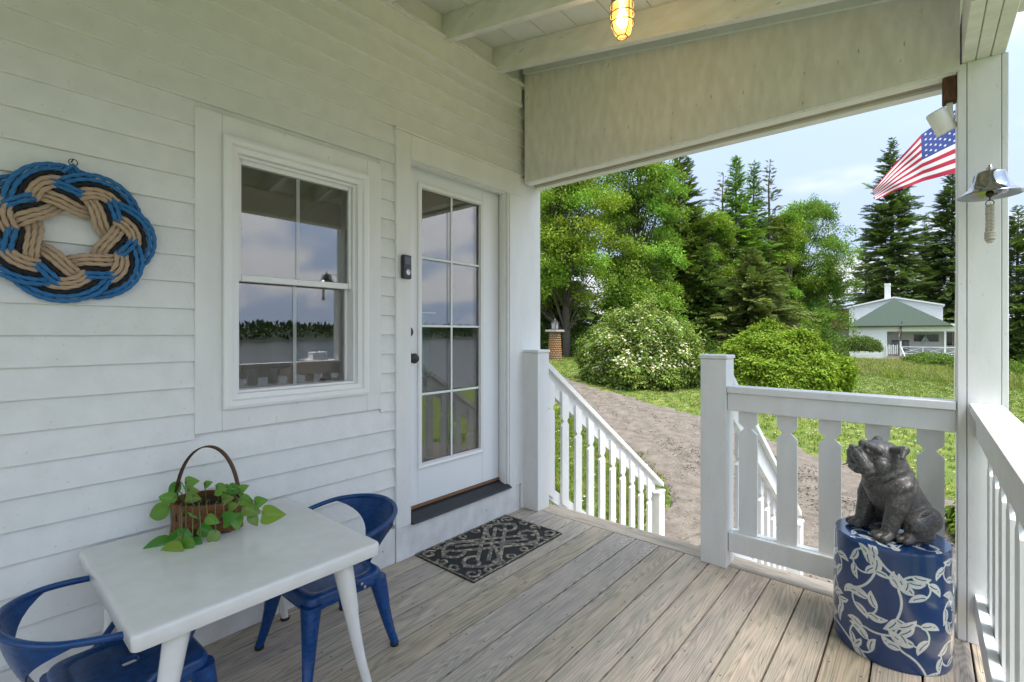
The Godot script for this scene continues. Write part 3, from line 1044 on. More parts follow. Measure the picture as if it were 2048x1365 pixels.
func build_porch() -> void:
	# deck
	var o := thing("porch_deck", "weathered grey wooden deck of the porch", "deck")
	var pm := MB.new()
	pm.box(Vector3(-0.0684, -0.025, -2.1), Vector3(0.0684, 0.0, 2.1), 0.0018)
	var mesh := pm.mesh()
	var x0 := (-1.64834 - -1.76525) * 1.214   # first gap seen beside the wall post
	for i in range(0, 17):
		var xc := 0.0965 + 0.143 * i + 0.0
		var ox := 0.143 * i + 0.0697
		ox = x0 + 0.143 * (i - 1) + 0.0715 - 0.0
		part(o, "plank", mesh, M["plank%d" % ((i * 5 + i / 3) % 6)], Vector3(ox, 0, -0.541))
	var mb := MB.new()
	mb.box(Vector3(-2.1, -0.025, -0.0699), Vector3(2.1, 0.0, 0.0699), 0.0025)
	var bp := part(o, "border_plank", mb, M.plank_cross, Vector3(2.1 + 0.02 - 1.75, 0, -2.7165))
	bp.position = Vector3(0.4, 0, -2.7165)
	mb = MB.new()
	for i in 9:
		mb.box(Vector3(0.0, -0.22, -2.74 + i * 0.55), Vector3(2.42, -0.027, -2.70 + i * 0.55), 0)
	part(o, "joists", mb, M.dark_wood)
	mb = MB.new()
	mb.box(Vector3(0.0, -0.3, -2.79), Vector3(2.44, -0.027, -2.75), 0)
	mb.box(Vector3(2.40, -0.3, -2.75), Vector3(2.44, -0.027, 1.55), 0)
	part(o, "rim_board", mb, M.paint1)
	mb = MB.new()
	mb.box(Vector3(2.39, -1.6, -2.75), Vector3(2.415, -0.3, 1.55), 0)
	mb.box(Vector3(0.0, -1.6, -2.775), Vector3(2.39, -0.3, -2.751), 0)
	mb.box(Vector3(0.0, -1.6, 1.52), Vector3(2.39, -0.03, 1.55), 0)
	part(o, "skirting", mb, M.paint1)

	# stairs
	o = thing("porch_stairs", "wooden steps going down from the porch to the driveway", "stairs")
	for i in 6:
		mb = MB.new()
		var y := -0.178 * (i + 1)
		var z := -2.80 - 0.268 * i
		mb.box(Vector3(0.16, y - 0.025, z - 0.285), Vector3(1.24, y, z), 0.003)
		part(o, "tread", mb, M.plank_cross)
		mb = MB.new()
		mb.box(Vector3(0.162, y - 0.178, z - 0.265), Vector3(1.238, y - 0.026, z - 0.245), 0.002)
		part(o, "riser", mb, M.paint1)
	for s in [0.135, 1.24]:
		mb = MB.new()
		var poly := PackedVector2Array([Vector2(2.79, -0.02), Vector2(2.79, -0.36), Vector2(4.15, -1.26), Vector2(4.55, -1.26), Vector2(4.52, -1.14)])
		mb.x = Transform3D(Basis(Vector3.UP, PI / 2), Vector3(s, 0, 0))
		mb.prism(poly, 0.0, 0.024)
		part(o, "stringer", mb, M.paint1)

	# newel posts of the stair opening
	newel(Vector3(0.090, 0, -2.6695), 1.10, "square white post between the door and the stair rail", "newel posts at the top of the steps")
	newel(Vector3(1.309, 0, -2.6695), 1.10, "square white post where the steps meet the end railing", "newel posts at the top of the steps")
	newel(Vector3(0.090, -1.27, -4.66), 0.90, "short white post at the foot of the left stair rail", "newel posts at the foot of the steps")
	newel(Vector3(1.309, -1.27, -4.66), 0.90, "short white post at the foot of the right stair rail", "newel posts at the foot of the steps")
	stair_rail(0.090, "white sloping stair railing beside the house corner")
	stair_rail(1.309, "white sloping stair railing behind the end railing")

	# end railing
	o = thing("end_railing", "white end railing with notched flat balusters behind the bulldog statue", "railing")
	mb = MB.new()
	mb.box(Vector3(1.376, 0.906, -2.700), Vector3(2.2465, 0.941, -2.603), 0.004)
	part(o, "top_rail", mb, M.rail)
	mb = MB.new()
	mb.box(Vector3(1.3765, 0.815, -2.648), Vector3(2.2465, 0.9055, -2.620), 0.003)
	part(o, "apron_rail", mb, M.rail)
	mb = MB.new()
	mb.box(Vector3(1.3765, 0.082, -2.700), Vector3(2.2465, 0.186, -2.660), 0.003)
	part(o, "bottom_rail", mb, M.rail)
	mb = MB.new()
	mb.box(Vector3(1.3765, 0.082, -2.659), Vector3(2.2465, 0.182, -2.632), 0.003)
	part(o, "bottom_rail", mb, M.rail)
	var bal := baluster(0.184, 0.9, 0.088, 0.724)
	for i in 5:
		part(o, "baluster", bal, M.rail, Vector3(1.462 + 0.1768 * i, 0, -2.672))

	# lake side railing
	o = thing("side_railing", "white side railing running from the corner post along the porch edge", "railing")
	mb = MB.new()
	mb.box(Vector3(2.283, 0.905, -2.599), Vector3(2.379, 0.940, 1.5), 0.004)
	part(o, "top_rail", mb, M.rail)
	mb = MB.new()
	mb.box(Vector3(2.300, 0.812, -2.599), Vector3(2.326, 0.9045, 1.5), 0.003)
	part(o, "apron_rail", mb, M.rail)
	mb = MB.new()
	mb.box(Vector3(2.298, 0.100, -2.599), Vector3(2.327, 0.198, 1.5), 0.003)
	part(o, "bottom_rail", mb, M.rail)
	bal = baluster(0.12, 0.9, 0.088, 0.724)
	for i in 23:
		var b := part(o, "baluster", bal, M.rail, Vector3(2.338, 0, -2.49 + 0.1768 * i))
		b.rotation.y = PI / 2

	# corner post
	o = thing("corner_post", "tall square white porch post with a ship's bell on its face", "post")
	mb = MB.new()
	mb.box(Vector3(2.249, 0.0, -2.744), Vector3(2.2765, 2.279, -2.601), 0.003)
	part(o, "casing_board", mb, M.rail)
	mb = MB.new()
	mb.box(Vector3(2.2775, 0.0, -2.742), Vector3(2.372, 2.279, -2.600), 0.002)
	part(o, "casing_board", mb, M.rail)
	mb = MB.new()
	mb.box(Vector3(2.373, 0.0, -2.744), Vector3(2.392, 2.279, -2.601), 0.003)
	part(o, "casing_board", mb, M.rail)

	# roof: front beam of three plies, rafters, ceiling boards, gable panel
	o = thing("porch_roof", "white painted porch roof with open rafters and ceiling boards", "roof")
	for i in 3:
		mb = MB.new()
		mb.box(Vector3(2.261 + i * 0.0415, 2.279, -2.75), Vector3(2.301 + i * 0.0415, 2.482, 2.6), 0.003)
		part(o, "beam_ply", mb, M.beam)
	var rz := [-2.32, -1.885, -1.45, -1.01, -0.57, -0.13, 0.31, 0.75, 1.19, 1.63, 2.07, 2.51]
	for z in rz:
		mb = MB.new()
		mb.prism(PackedVector2Array([Vector2(0.019, rafter_y(0.019)), Vector2(2.54, rafter_y(2.54)), Vector2(2.54, rafter_y(2.54) + 0.15), Vector2(0.019, rafter_y(0.019) + 0.15)]), z - 0.019, z + 0.019)
		part(o, "rafter", mb, M.beam)
	for i in 12:
		var xa := 0.02 + i * 0.2175
		mb = MB.new()
		var ya := rafter_y(xa) + 0.152
		var yb := rafter_y(xa + 0.2155) + 0.152
		mb.prism(PackedVector2Array([Vector2(xa, ya), Vector2(xa + 0.2135, yb), Vector2(xa + 0.2135, yb + 0.018), Vector2(xa, ya + 0.018)]), -3.0, 2.7)
		part(o, "ceiling_board", mb, M.ceiling)
	mb = MB.new()
	mb.prism(PackedVector2Array([Vector2(-0.2, rafter_y(-0.2) + 0.19), Vector2(2.73, rafter_y(2.73) + 0.19), Vector2(2.73, rafter_y(2.73) + 0.23), Vector2(-0.2, rafter_y(-0.2) + 0.23)]), -3.05, 2.75)
	part(o, "shingles", mb, M.shingle)
	mb = MB.new()
	mb.prism(PackedVector2Array([Vector2(2.545, rafter_y(2.545)), Vector2(2.565, rafter_y(2.545)), Vector2(2.565, rafter_y(2.545) + 0.148), Vector2(2.545, rafter_y(2.545) + 0.148)]), -3.0, 2.7)
	part(o, "fascia_board", mb, M.beam)
	mb = MB.new()
	mb.prism(PackedVector2Array([Vector2(0.060, 2.250), Vector2(2.256, 2.250), Vector2(2.256, 3.005 - 0.19 * 2.256), Vector2(0.060, 3.005 - 0.19 * 0.06)]), -2.60, -2.58)
	part(o, "gable_panel", mb, M.panel)
	mb = MB.new()
	mb.prism(PackedVector2Array([Vector2(0.060, 3.002 - 0.19 * 0.06), Vector2(2.256, 3.002 - 0.19 * 2.256), Vector2(2.256, 3.062 - 0.19 * 2.256), Vector2(0.060, 3.062 - 0.19 * 0.06)]), -2.62, -2.562)
	part(o, "gable_trim", mb, M.ceiling)
	mb = MB.new()
	mb.box(Vector3(0.05, 2.247, -2.662), Vector3(2.2475, 2.40, -2.6005), 0.003)
	part(o, "gable_beam", mb, M.trim)
	mb = MB.new()
	mb.box(Vector3(0.05, 2.262, -2.735), Vector3(2.2475, 2.40, -2.6625), 0.003)
	part(o, "gable_beam", mb, M.raw_wood)
	mb = MB.new()
	mb.box(Vector3(0.032, 2.25, -2.80), Vector3(2.2475, 3.0, -2.74), 0.003)
	part(o, "outer_gable_board", mb, M.trim)
	# brown block under the beam that carries the spotlight
	mb = MB.new()
	mb.box(Vector3(2.205, 2.150, -2.675), Vector3(2.2485, 2.2465, -2.612), 0.004)
	part(o, "mounting_block", mb, M.brown_block)

	# thin white cable stapled along the frieze
	o = thing("cable", "thin white cable sagging along the frieze under the rafters", "cable")
	mb = MB.new()
	var path := PackedVector3Array()
	for i in 60:
		var z := -2.55 + i * 0.06
		path.append(Vector3(0.062, 2.926 + 0.007 * sin(i * 0.9) - (0.03 if i in [2, 3, 15, 16] else 0.0), z))
	mb.tube(path, 0.0024, 6)
	part(o, "wire", mb, M.vinyl)


func baluster(y0: float, y1: float, w: float, ny: float) -> ArrayMesh:
	var h := w * 0.5
	var mb := MB.new()
	mb.prism(PackedVector2Array([Vector2(-h, y0), Vector2(h, y0), Vector2(h, ny - 0.027), Vector2(h - 0.027, ny), Vector2(h, ny + 0.027), Vector2(h, y1), Vector2(-h, y1), Vector2(-h, ny + 0.027), Vector2(-h + 0.027, ny), Vector2(-h, ny - 0.027)]), -0.0095, 0.0095)
	return mb.mesh()


func newel(at: Vector3, h: float, label: String, group: String) -> void:
	var o := thing("newel_post", label, "post", at, group)
	var mb := MB.new()
	mb.box(Vector3(-0.0655, 0.0, -0.0655), Vector3(0.0655, h - 0.021, 0.0655), 0.003)
	part(o, "shaft", mb, M.rail)
	mb = MB.new()
	mb.box(Vector3(-0.072, h - 0.0205, -0.072), Vector3(0.072, h, 0.072), 0.005)
	part(o, "cap", mb, M.rail)


func stair_rail(x: float, label: String) -> void:
	var o := thing("stair_railing", label, "railing", Vector3.ZERO, "railings of the porch steps")
	var s := 0.663
	var z0 := -2.7355
	var z1 := -4.74
	for q in [["top_rail", 0.0, 0.042, 0.05], ["apron_rail", 0.043, 0.185, 0.018], ["bottom_rail", 0.86, 0.955, 0.018]]:
		var ze: float = z1 if q[0] == "top_rail" else -4.594
		var ytop := 1.022
		var mb := MB.new()
		mb.x = Transform3D(Basis(Vector3.UP, PI / 2), Vector3(x, 0, 0))
		var ya: float = ytop
		var yb: float = ytop + s * (ze - z0)
		mb.prism(PackedVector2Array([Vector2(-z0, ya - q[1]), Vector2(-ze, yb - q[1]), Vector2(-ze, yb - q[2]), Vector2(-z0, ya - q[2])]), -q[3], q[3])
		part(o, q[0], mb, M.rail)
	for i in 10:
		var z := -2.80 - 0.182 * i
		var yt := 1.022 + s * (z - z0)
		var h := 0.043
		var mb := MB.new()
		var ny := yt - 0.30
		var tilt := s * h
		mb.x = Transform3D(Basis(Vector3.UP, PI / 2), Vector3(x + (0.028 if x < 1 else -0.028), 0, 0))
		var u := -z
		mb.prism(PackedVector2Array([Vector2(u - h, yt - 0.93 + tilt), Vector2(u + h, yt - 0.93 - tilt), Vector2(u + h, ny - 0.027), Vector2(u + h - 0.024, ny), Vector2(u + h, ny + 0.027), Vector2(u + h, yt - 0.10 - tilt), Vector2(u - h, yt - 0.10 + tilt), Vector2(u - h, ny + 0.027), Vector2(u - h + 0.024, ny), Vector2(u - h, ny - 0.027)]), -0.0095, 0.0095)
		part(o, "baluster", mb, M.rail)


# ---------------------------------------------------------------- things on the porch
func rounded(hx: float, hz: float, r: float, y: float, per := 6) -> PackedVector3Array:
	var out := PackedVector3Array()
	for q in [[1, 1, 0.0], [-1, 1, PI / 2], [-1, -1, PI], [1, -1, 3 * PI / 2]]:
		for i in per:
			var a: float = q[2] + PI / 2 * i / (per - 1)
			out.append(Vector3(q[0] * (hx - r) + cos(a) * r, y, q[1] * (hz - r) + sin(a) * r))
	return out


# pressed sheet-metal leg: broad folded top narrowing to a round foot, with a dimple on its outer corner
func metal_leg(top: Vector3, foot: Vector3, w0: float, w1: float) -> MB:
	var mb := MB.new()
	var out := Vector3(foot.x - top.x, 0, foot.z - top.z).normalized()
	var rings := []
	for i in 17:
		var t := i / 16.0
		var c := top.lerp(foot, t) - out * 0.004 * sin(PI * pow(t, 1.6))
		var w := lerpf(w0, w1, pow(t, 0.8))
		var ring := PackedVector3Array()
		for j in 16:
			var a := TAU * j / 16 + atan2(out.z, out.x)
			var d := Vector3(cos(a), 0, sin(a))
			var k := 1.0 / pow(pow(absf(cos(TAU * j / 16 - PI / 4)), 3.0) + pow(absf(sin(TAU * j / 16 - PI / 4)), 3.0), 1.0 / 3.0)
			k = lerpf(k, 1.0, t)
			if t > 0.38 and t < 0.9 and (j <= 1 or j == 15):
				k *= 1.0 - 0.42 * sin(PI * (t - 0.38) / 0.52)
			ring.append(c + d * w * k)
		rings.append(ring)
	mb.loft(rings, true, true)
	return mb


func make_chair(label: String, at: Vector3, turn: float) -> void:
	var o := thing("metal_chair", label, "chair", at, "small blue metal armchairs at the table", turn)
	var sy := 0.297
	var mb := MB.new()
	var rings := []
	rings.append(rounded(0.017, 0.017, 0.007, sy - 0.018))
	rings.append(rounded(0.018, 0.018, 0.007, sy - 0.007))
	rings.append(rounded(0.022, 0.022, 0.009, sy - 0.004))
	for q in [[0.112, 0.0, 0.035, -0.0045], [0.118, 0.0, 0.036, -0.006], [0.124, 0.0, 0.038, -0.001], [0.142, 0.0, 0.04, 0.0], [0.151, 0.0, 0.042, -0.005], [0.155, 0.0, 0.043, -0.014], [0.156, 0.0, 0.043, -0.030], [0.158, 0.0, 0.043, -0.034], [0.157, 0.0, 0.043, -0.048], [0.152, 0.0, 0.043, -0.048]]:
		rings.append(rounded(q[0], q[0], q[2], sy + q[3]))
	mb.loft(rings, true, false, -1.0)
	part(o, "seat", mb, M.blue)
	for sx in [-1, 1]:
		for sz in [-1, 1]:
			part(o, "leg", metal_leg(Vector3(sx * 0.132, sy - 0.03, sz * 0.132), Vector3(sx * 0.188, 0.012, sz * 0.176), 0.034, 0.0155), M.blue)
			mb = MB.new()
			mb.lathe([Vector2(0.0, 0.0), Vector2(0.0165, 0.0), Vector2(0.0172, 0.012), Vector2(0.0, 0.014)], 12)
			mb.x = Transform3D.IDENTITY
			part(o, "foot_cap", mb, M.rubber, Vector3(sx * 0.188, 0.0, sz * 0.176))
	# hoop: round the back, along the arms, then down and back to the seat sides
	var c := Curve3D.new()
	var pts := [[Vector3(-0.166, 0.268, -0.055), Vector3(-0.01, 0.02, 0.02)], [Vector3(-0.212, 0.40, 0.075), Vector3(-0.004, 0.05, 0.03)], [Vector3(-0.217, 0.462, 0.02), Vector3(0, 0.01, -0.06)], [Vector3(-0.185, 0.492, -0.165), Vector3(0.03, 0.005, -0.05)], [Vector3(0, 0.507, -0.262), Vector3(0.09, 0, 0)], [Vector3(0.185, 0.492, -0.165), Vector3(0.03, -0.005, 0.05)], [Vector3(0.217, 0.462, 0.02), Vector3(0, -0.01, 0.06)], [Vector3(0.212, 0.40, 0.075), Vector3(0.004, -0.05, -0.03)], [Vector3(0.166, 0.268, -0.055), Vector3(0.01, -0.02, -0.02)]]
	for p in pts:
		c.add_point(p[0], -p[1], p[1])
	var path := PackedVector3Array()
	for i in 97:
		path.append(c.samplef(i / 96.0 * 8.0))
	mb = MB.new()
	mb.tube(path, 0.0092, 10)
	part(o, "arm_hoop", mb, M.blue)
	# back sheet: from the hoop, waisted, down to the rear of the seat
	mb = MB.new()
	for layer in [0.0, 0.0022]:
		rings = []
		for i in 15:
			var t := i / 14.0
			var ring := PackedVector3Array()
			var half := 1.2 * (0.24 + 0.76 * pow(1.0 - t, 2.5))
			for j in 21:
				var u := (j / 20.0 * 2.0 - 1.0) * half
				var hp := c.samplef(4.0 + clampf(u * 1.0, -1.4, 1.4))
				var a := u * 0.95
				var low := Vector3(sin(a) * 0.135, sy - 0.02, -0.152 - 0.012 * cos(a) + 0.02 * (1.0 - cos(a)))
				var q := hp.lerp(low, t) + Vector3(0, 0, -0.016 * sin(PI * t))
				ring.append(q - Vector3(0, 0, layer))
			rings.append(ring)
		mb.loft(rings, false, false, 1.0 if layer == 0.0 else -1.0)
	part(o, "backrest", mb, M.blue)
	for sx in [-1, 1]:
		for q in [Vector3(0.171, 0.270, -0.052), Vector3(0.176, 0.289, -0.036)]:
			mb = MB.new()
			mb.ball(Vector3(sx * (q.x + 0.006), q.y, q.z), Vector3(0.004, 0.006, 0.006), 10, 6)
			part(o, "rivet", mb, M.nickel)


func build_furniture() -> void:
	# table
	var o := thing("metal_table", "small square white metal table with a basket plant on it", "table", Vector3(0.395, 0, -0.6175))
	var mb := MB.new()
	var rings := []
	rings.append(rounded(0.340, 0.328, 0.012, 0.466))
	for q in [[0.350, 0.338, 0.018, 0.466], [0.3505, 0.3385, 0.018, 0.496], [0.349, 0.337, 0.018, 0.503], [0.345, 0.333, 0.017, 0.507], [0.337, 0.325, 0.014, 0.508], [0.001, 0.001, 0.0005, 0.508]]:
		rings.append(rounded(q[0], q[1], q[2], q[3]))
	mb.loft(rings, true, false, -1.0)
	part(o, "tabletop", mb, M.table)
	for sx in [-1, 1]:
		for sz in [-1, 1]:
			part(o, "leg", metal_leg(Vector3(sx * 0.287, 0.478, sz * 0.226), Vector3(sx * 0.312, 0.008, sz * 0.315), 0.032, 0.0145), M.table)
			mb = MB.new()
			mb.lathe([Vector2(0.0, 0.0), Vector2(0.018, 0.0), Vector2(0.0185, 0.010), Vector2(0.0, 0.012)], 12)
			part(o, "foot_cap", mb, M.rubber, Vector3(sx * 0.312, 0, sz * 0.315))

	make_chair("small blue metal armchair tucked under the table on the door side", Vector3(0.388, 0, -0.957), 0.0)
	make_chair("small blue metal armchair cut by the photo's left edge", Vector3(0.44, 0, -0.335), PI + 0.04)

	# basket
	var rot := 0.7056   # its long axis
	o = thing("woven_basket", "oval brown splint basket with a tall hoop handle on the table", "basket", Vector3(0.168, 0.5085, -0.615), "", rot)
	mb = MB.new()
	mb.lathe([Vector2(0.0, 0.004), Vector2(0.93, 0.0), Vector2(0.95, 0.012), Vector2(0.93, 0.095), Vector2(0.90, 0.095), Vector2(0.90, 0.006), Vector2(0.0, 0.008)], 40, 0.118, 0.084)
	part(o, "lining", mb, M.basket_dark)
	for r in 4:
		mb = MB.new()
		var a := PackedVector3Array()
		rings = []
		for j in 97:
			var t := TAU * j / 96
			var k := 1.0 + 0.022 * (1 if (r % 2 == 0) else -1) * clampf(sin(t * 9.0) * 3.0, -1, 1)
			var p := Vector3(cos(t) * 0.116, 0, -sin(t) * 0.082)
			var y := 0.004 + r * 0.0235
			rings.append(PackedVector3Array([p * k + Vector3(0, y, 0), p * (k + 0.02) + Vector3(0, y + 0.001, 0), p * (k + 0.02) + Vector3(0, y + 0.0215, 0), p * k + Vector3(0, y + 0.0225, 0)]))
		mb.loft(rings, true, false)
		part(o, "weaver_band", mb, M.basket)
	for j in 18:
		mb = MB.new()
		var t := TAU * (j + 0.5) / 18
		var p := Vector3(cos(t) * 0.1175, 0, -sin(t) * 0.083)
		mb.x = Transform3D(Basis(Vector3.UP, atan2(p.x / 0.0138, p.z / 0.0069)), p)
		mb.box(Vector3(-0.008, 0.0, -0.002), Vector3(0.008, 0.098, 0.0022), 0.001)
		part(o, "stake", mb, M.basket)
	for q in [1.03, 0.95]:
		mb = MB.new()
		rings = []
		for j in 65:
			var t := TAU * j / 64
			var p := Vector3(cos(t) * 0.118 * q, 0, -sin(t) * 0.084 * q)
			rings.append(PackedVector3Array([p + Vector3(0, 0.086, 0), p * 1.03 + Vector3(0, 0.088, 0), p * 1.03 + Vector3(0, 0.108, 0), p + Vector3(0, 0.110, 0)]))
		mb.loft(rings, true, false)
		part(o, "rim", mb, M.basket)
	mb = MB.new()
	rings = []
	for i in 33:
		var t := PI * i / 32
		var p := Vector3(-cos(t) * (0.119 - 0.012 * sin(t)), 0.03 + 0.07 * sin(minf(t, PI - t)) + 0.195 * pow(sin(t), 0.75), 0.01 * sin(t * 2.0))
		var s := Vector3(0, 0, 0.009)
		var nn := Vector3(-cos(t), sin(t), 0).normalized() * 0.0022
		rings.append(PackedVector3Array([p - s - nn, p + s - nn, p + s + nn, p - s + nn]))
	mb.loft(rings, true, true)
	part(o, "handle", mb, M.basket_dark)
	mb = MB.new()
	mb.lathe([Vector2(0.0, 0.082), Vector2(0.4, 0.080), Vector2(0.88, 0.072)], 24, 0.118, 0.084)
	part(o, "soil", mb, M.soil)

	# trailing plant: vines and heart leaves in the basket's own axes (x along it, z towards the deck)
	o = thing("pothos_plant", "trailing green pothos with heart shaped leaves in the basket", "plant", Vector3(0.168, 0.5085, -0.615), "", rot)
	var leaves := [[-0.105, 0.085, 0.05, 0.085, 200, 0], [-0.10, 0.155, 0.0, 0.06, 225, 2], [-0.065, 0.165, 0.02, 0.065, 25, 0], [-0.045, 0.145, 0.04, 0.05, 10, 1], [-0.04, 0.13, 0.05, 0.055, -10, 1], [-0.002, 0.155, 0.01, 0.04, 40, 0], [0.045, 0.145, 0.02, 0.065, 8, 0], [0.095, 0.155, 0.03, 0.055, -20, 2], [0.135, 0.14, 0.03, 0.05, 50, 0], [0.085, 0.115, 0.05, 0.055, 30, 1], [0.108, 0.09, 0.06, 0.05, 40, 1], [0.09, 0.055, 0.085, 0.075, 40, 2], [0.135, 0.075, 0.07, 0.06, -80, 0], [0.16, 0.095, 0.06, 0.065, -25, 1], [0.225, 0.078, 0.08, 0.09, 8, 3], [-0.04, 0.035, 0.112, 0.085, 250, 2], [-0.095, 0.002, 0.135, 0.085, 250, 2], [-0.05, -0.002, 0.19, 0.085, 205, 3], [0.005, 0.04, 0.105, 0.06, -20, 2], [0.01, 0.004, 0.135, 0.06, -120, 2], [-0.06, 0.02, 0.125, 0.05, 215, 1], [0.03, 0.075, 0.10, 0.05, -30, 0], [0.185, 0.065, 0.05, 0.05, -60, 1], [0.15, 0.125, 0.05, 0.055, -35, 0], [0.20, 0.105, 0.05, 0.06, 30, 0], [-0.015, 0.01, 0.16, 0.075, 235, 0], [-0.085, 0.12, 0.045, 0.06, 160, 0], [0.06, 0.03, 0.105, 0.055, -95, 1], [-0.02, 0.10, 0.075, 0.05, -60, 0]]
	var stem := MB.new()
	var up2 := Vector3(0, 0.9, 0.45).normalized()
	for lf in leaves:
		var p := Vector3(lf[0] + maxf(0.0, lf[2] - 0.05) * 0.62, maxf(lf[1], 0.004), lf[2])
		var a := deg_to_rad(lf[4])
		var f := Vector3(cos(a), sin(a) * 0.72, 0.25 + 0.15 * sin(a * 3.0)).normalized()
		if p.y < 0.02:
			f.y = maxf(f.y, -0.04)
			f = f.normalized()
		var side := f.cross(Vector3(-sin(a) * 0.4, 0.35, 1.0)).normalized()
		var up := side.cross(f).normalized()
		mb = MB.new()
		rings = []
		var ln: float = lf[3] * 0.9
		for i in 11:
			var t := i / 10.0
			var half := ln * 0.40 * pow(sin(PI * pow(t, 0.62)), 0.8) if i > 0 and i < 10 else 0.0004
			var back := -0.10 * ln * (1.0 - t) * (1.0 if i < 3 else 0.0)
			var ring := PackedVector3Array()
			for j in 7:
				var u := j / 3.0 - 1.0
				ring.append(p + f * (ln * t + back * absf(u)) + side * half * u + up * (ln * 0.16 * absf(u) * half / (ln * 0.4) - ln * 0.22 * t * t))
			rings.append(ring)
		mb.loft(rings, false, false)
		part(o, "leaf", mb, M["pothos%d" % lf[5]])
		var start := Vector3(clampf(lf[0], -0.07, 0.08), 0.085, clampf(lf[2] * 0.3, -0.02, 0.04))
		var mid := start.lerp(p, 0.55) + Vector3(0, 0.045 if lf[1] > 0.06 else 0.06, 0.012)
		stem.tube(PackedVector3Array([start, start.lerp(mid, 0.5) + Vector3(0, 0.015, 0), mid, mid.lerp(p, 0.6) + Vector3(0, 0.006, 0), p + f * 0.004]), 0.0017, 6)
	part(o, "vines", stem, M.vine)

	# door mat
	o = thing("door_mat", "black rubber scrollwork door mat in front of the door", "mat", Vector3(0.26, 0.0005, -2.035))
	mb = MB.new()
	mb.box(Vector3(-0.228, 0.0, -0.378), Vector3(0.228, 0.0045, 0.378), 0.0015)
	part(o, "backing", mb, M.rubber)
	mb = MB.new()
	mat_scrolls(mb)
	part(o, "scrollwork", mb, M.mat_worn)

	# doorbell
	o = thing("doorbell", "black rectangular video doorbell on the casing beside the door", "doorbell", Vector3(0.034, 1.568, -1.590), "", 0.18)
	mb = MB.new()
	mb.box(Vector3(0.0, -0.063, -0.031), Vector3(0.024, 0.063, 0.031), 0.005)
	part(o, "body", mb, M.black_plastic)
	mb = MB.new()
	mb.box(Vector3(0.0238, 0.012, -0.024), Vector3(0.0258, 0.052, 0.024), 0.001)
	part(o, "camera_window", mb, M.grey_gloss)
	mb = MB.new()
	mb.x = Transform3D(Basis(Vector3.BACK, -PI / 2), Vector3(0.024, -0.028, 0.0))
	mb.lathe([Vector2(0.017, 0.0), Vector2(0.017, 0.003), Vector2(0.0145, 0.0035), Vector2(0.0135, 0.0015), Vector2(0.0, 0.0018)], 24)
	part(o, "button_ring", mb, M.nickel)

	build_wreath()
	build_stool()
	build_dog()
	build_bell()
	build_lamp()
	build_spot()


func spiral(c: Vector2, r0: float, r1: float, a0: float, turns: float, count := 26) -> Array:
	var out := []
	for i in count:
		var t := float(i) / (count - 1)
		var a := a0 + TAU * turns * t
		out.append(c + Vector2(cos(a), sin(a)) * lerpf(r0, r1, t))
	return out


func mat_scrolls(mb: MB) -> void:
	var curves := []   # each: points (u along the mat's length, v across), half width
	for s in [-1, 1]:
		for q in [-1, 1]:
			curves.append([spiral(Vector2(s * 0.235, q * 0.085), 0.072, 0.022, (PI if s > 0 else 0.0) - q * 0.4, 0.9 * s * q), 0.0125])
			curves.append([spiral(Vector2(s * 0.325, q * 0.165), 0.042, 0.012, (PI if s > 0 else 0.0), -1.1 * s * q), 0.0095])
			curves.append([spiral(Vector2(s * 0.155, q * 0.185), 0.036, 0.010, q * 1.2, 1.2 * s * q), 0.0095])
			curves.append([spiral(Vector2(s * 0.335, q * 0.045), 0.034, 0.010, q * PI / 2, -1.0 * s * q), 0.009])
			curves.append([spiral(Vector2(s * 0.06, q * 0.19), 0.030, 0.010, q * PI / 2, 1.1 * s * q), 0.009])
			curves.append([spiral(Vector2(s * 0.25, q * 0.195), 0.026, 0.009, -q * 1.4, -1.1 * s * q), 0.008])
			var arc := []
			for i in 20:
				var t := i / 19.0
				arc.append(Vector2(s * (0.02 + 0.28 * t), q * (0.03 + 0.15 * sin(PI * t * 0.9))))
			curves.append([arc, 0.0125])
	for k in [-1, 0, 1]:
		var a := []
		var b := []
		for i in 14:
			var t := i / 13.0 * 2.0 - 1.0
			a.append(Vector2(t * 0.17 + k * 0.04, t * 0.13 - k * 0.045))
			b.append(Vector2(t * 0.17 + k * 0.04, -t * 0.13 + k * 0.045))
		curves.append([a, 0.0125])
		curves.append([b, 0.0125])
	for s in [-1, 1]:
		curves.append([[Vector2(-0.37, s * 0.221), Vector2(0.0, s * 0.221), Vector2(0.37, s * 0.221)], 0.005])
		curves.append([[Vector2(s * 0.371, -0.221), Vector2(s * 0.371, 0.0), Vector2(s * 0.371, 0.221)], 0.005])
	var lift := 0.0
	for c in curves:
		var pts: Array = c[0]
		lift = fposmod(lift + 0.00037, 0.0012)
		var rings := []
		for i in pts.size():
			var p: Vector2 = pts[i]
			var d: Vector2 = (pts[mini(i + 1, pts.size() - 1)] - pts[maxi(i - 1, 0)]).normalized()
			var s: Vector2 = Vector2(-d.y, d.x) * float(c[1])
			var ring := PackedVector3Array()
			for q in [[-1.0, 0.003], [-0.85, 0.0085], [-0.4, 0.0105], [0.4, 0.0105], [0.85, 0.0085], [1.0, 0.003]]:
				var w: Vector2 = p + s * q[0]
				ring.append(Vector3(-clampf(w.y, -0.226, 0.226), q[1] + lift, -clampf(w.x, -0.376, 0.376)))
			rings.append(ring)
		mb.loft(rings, true, true)


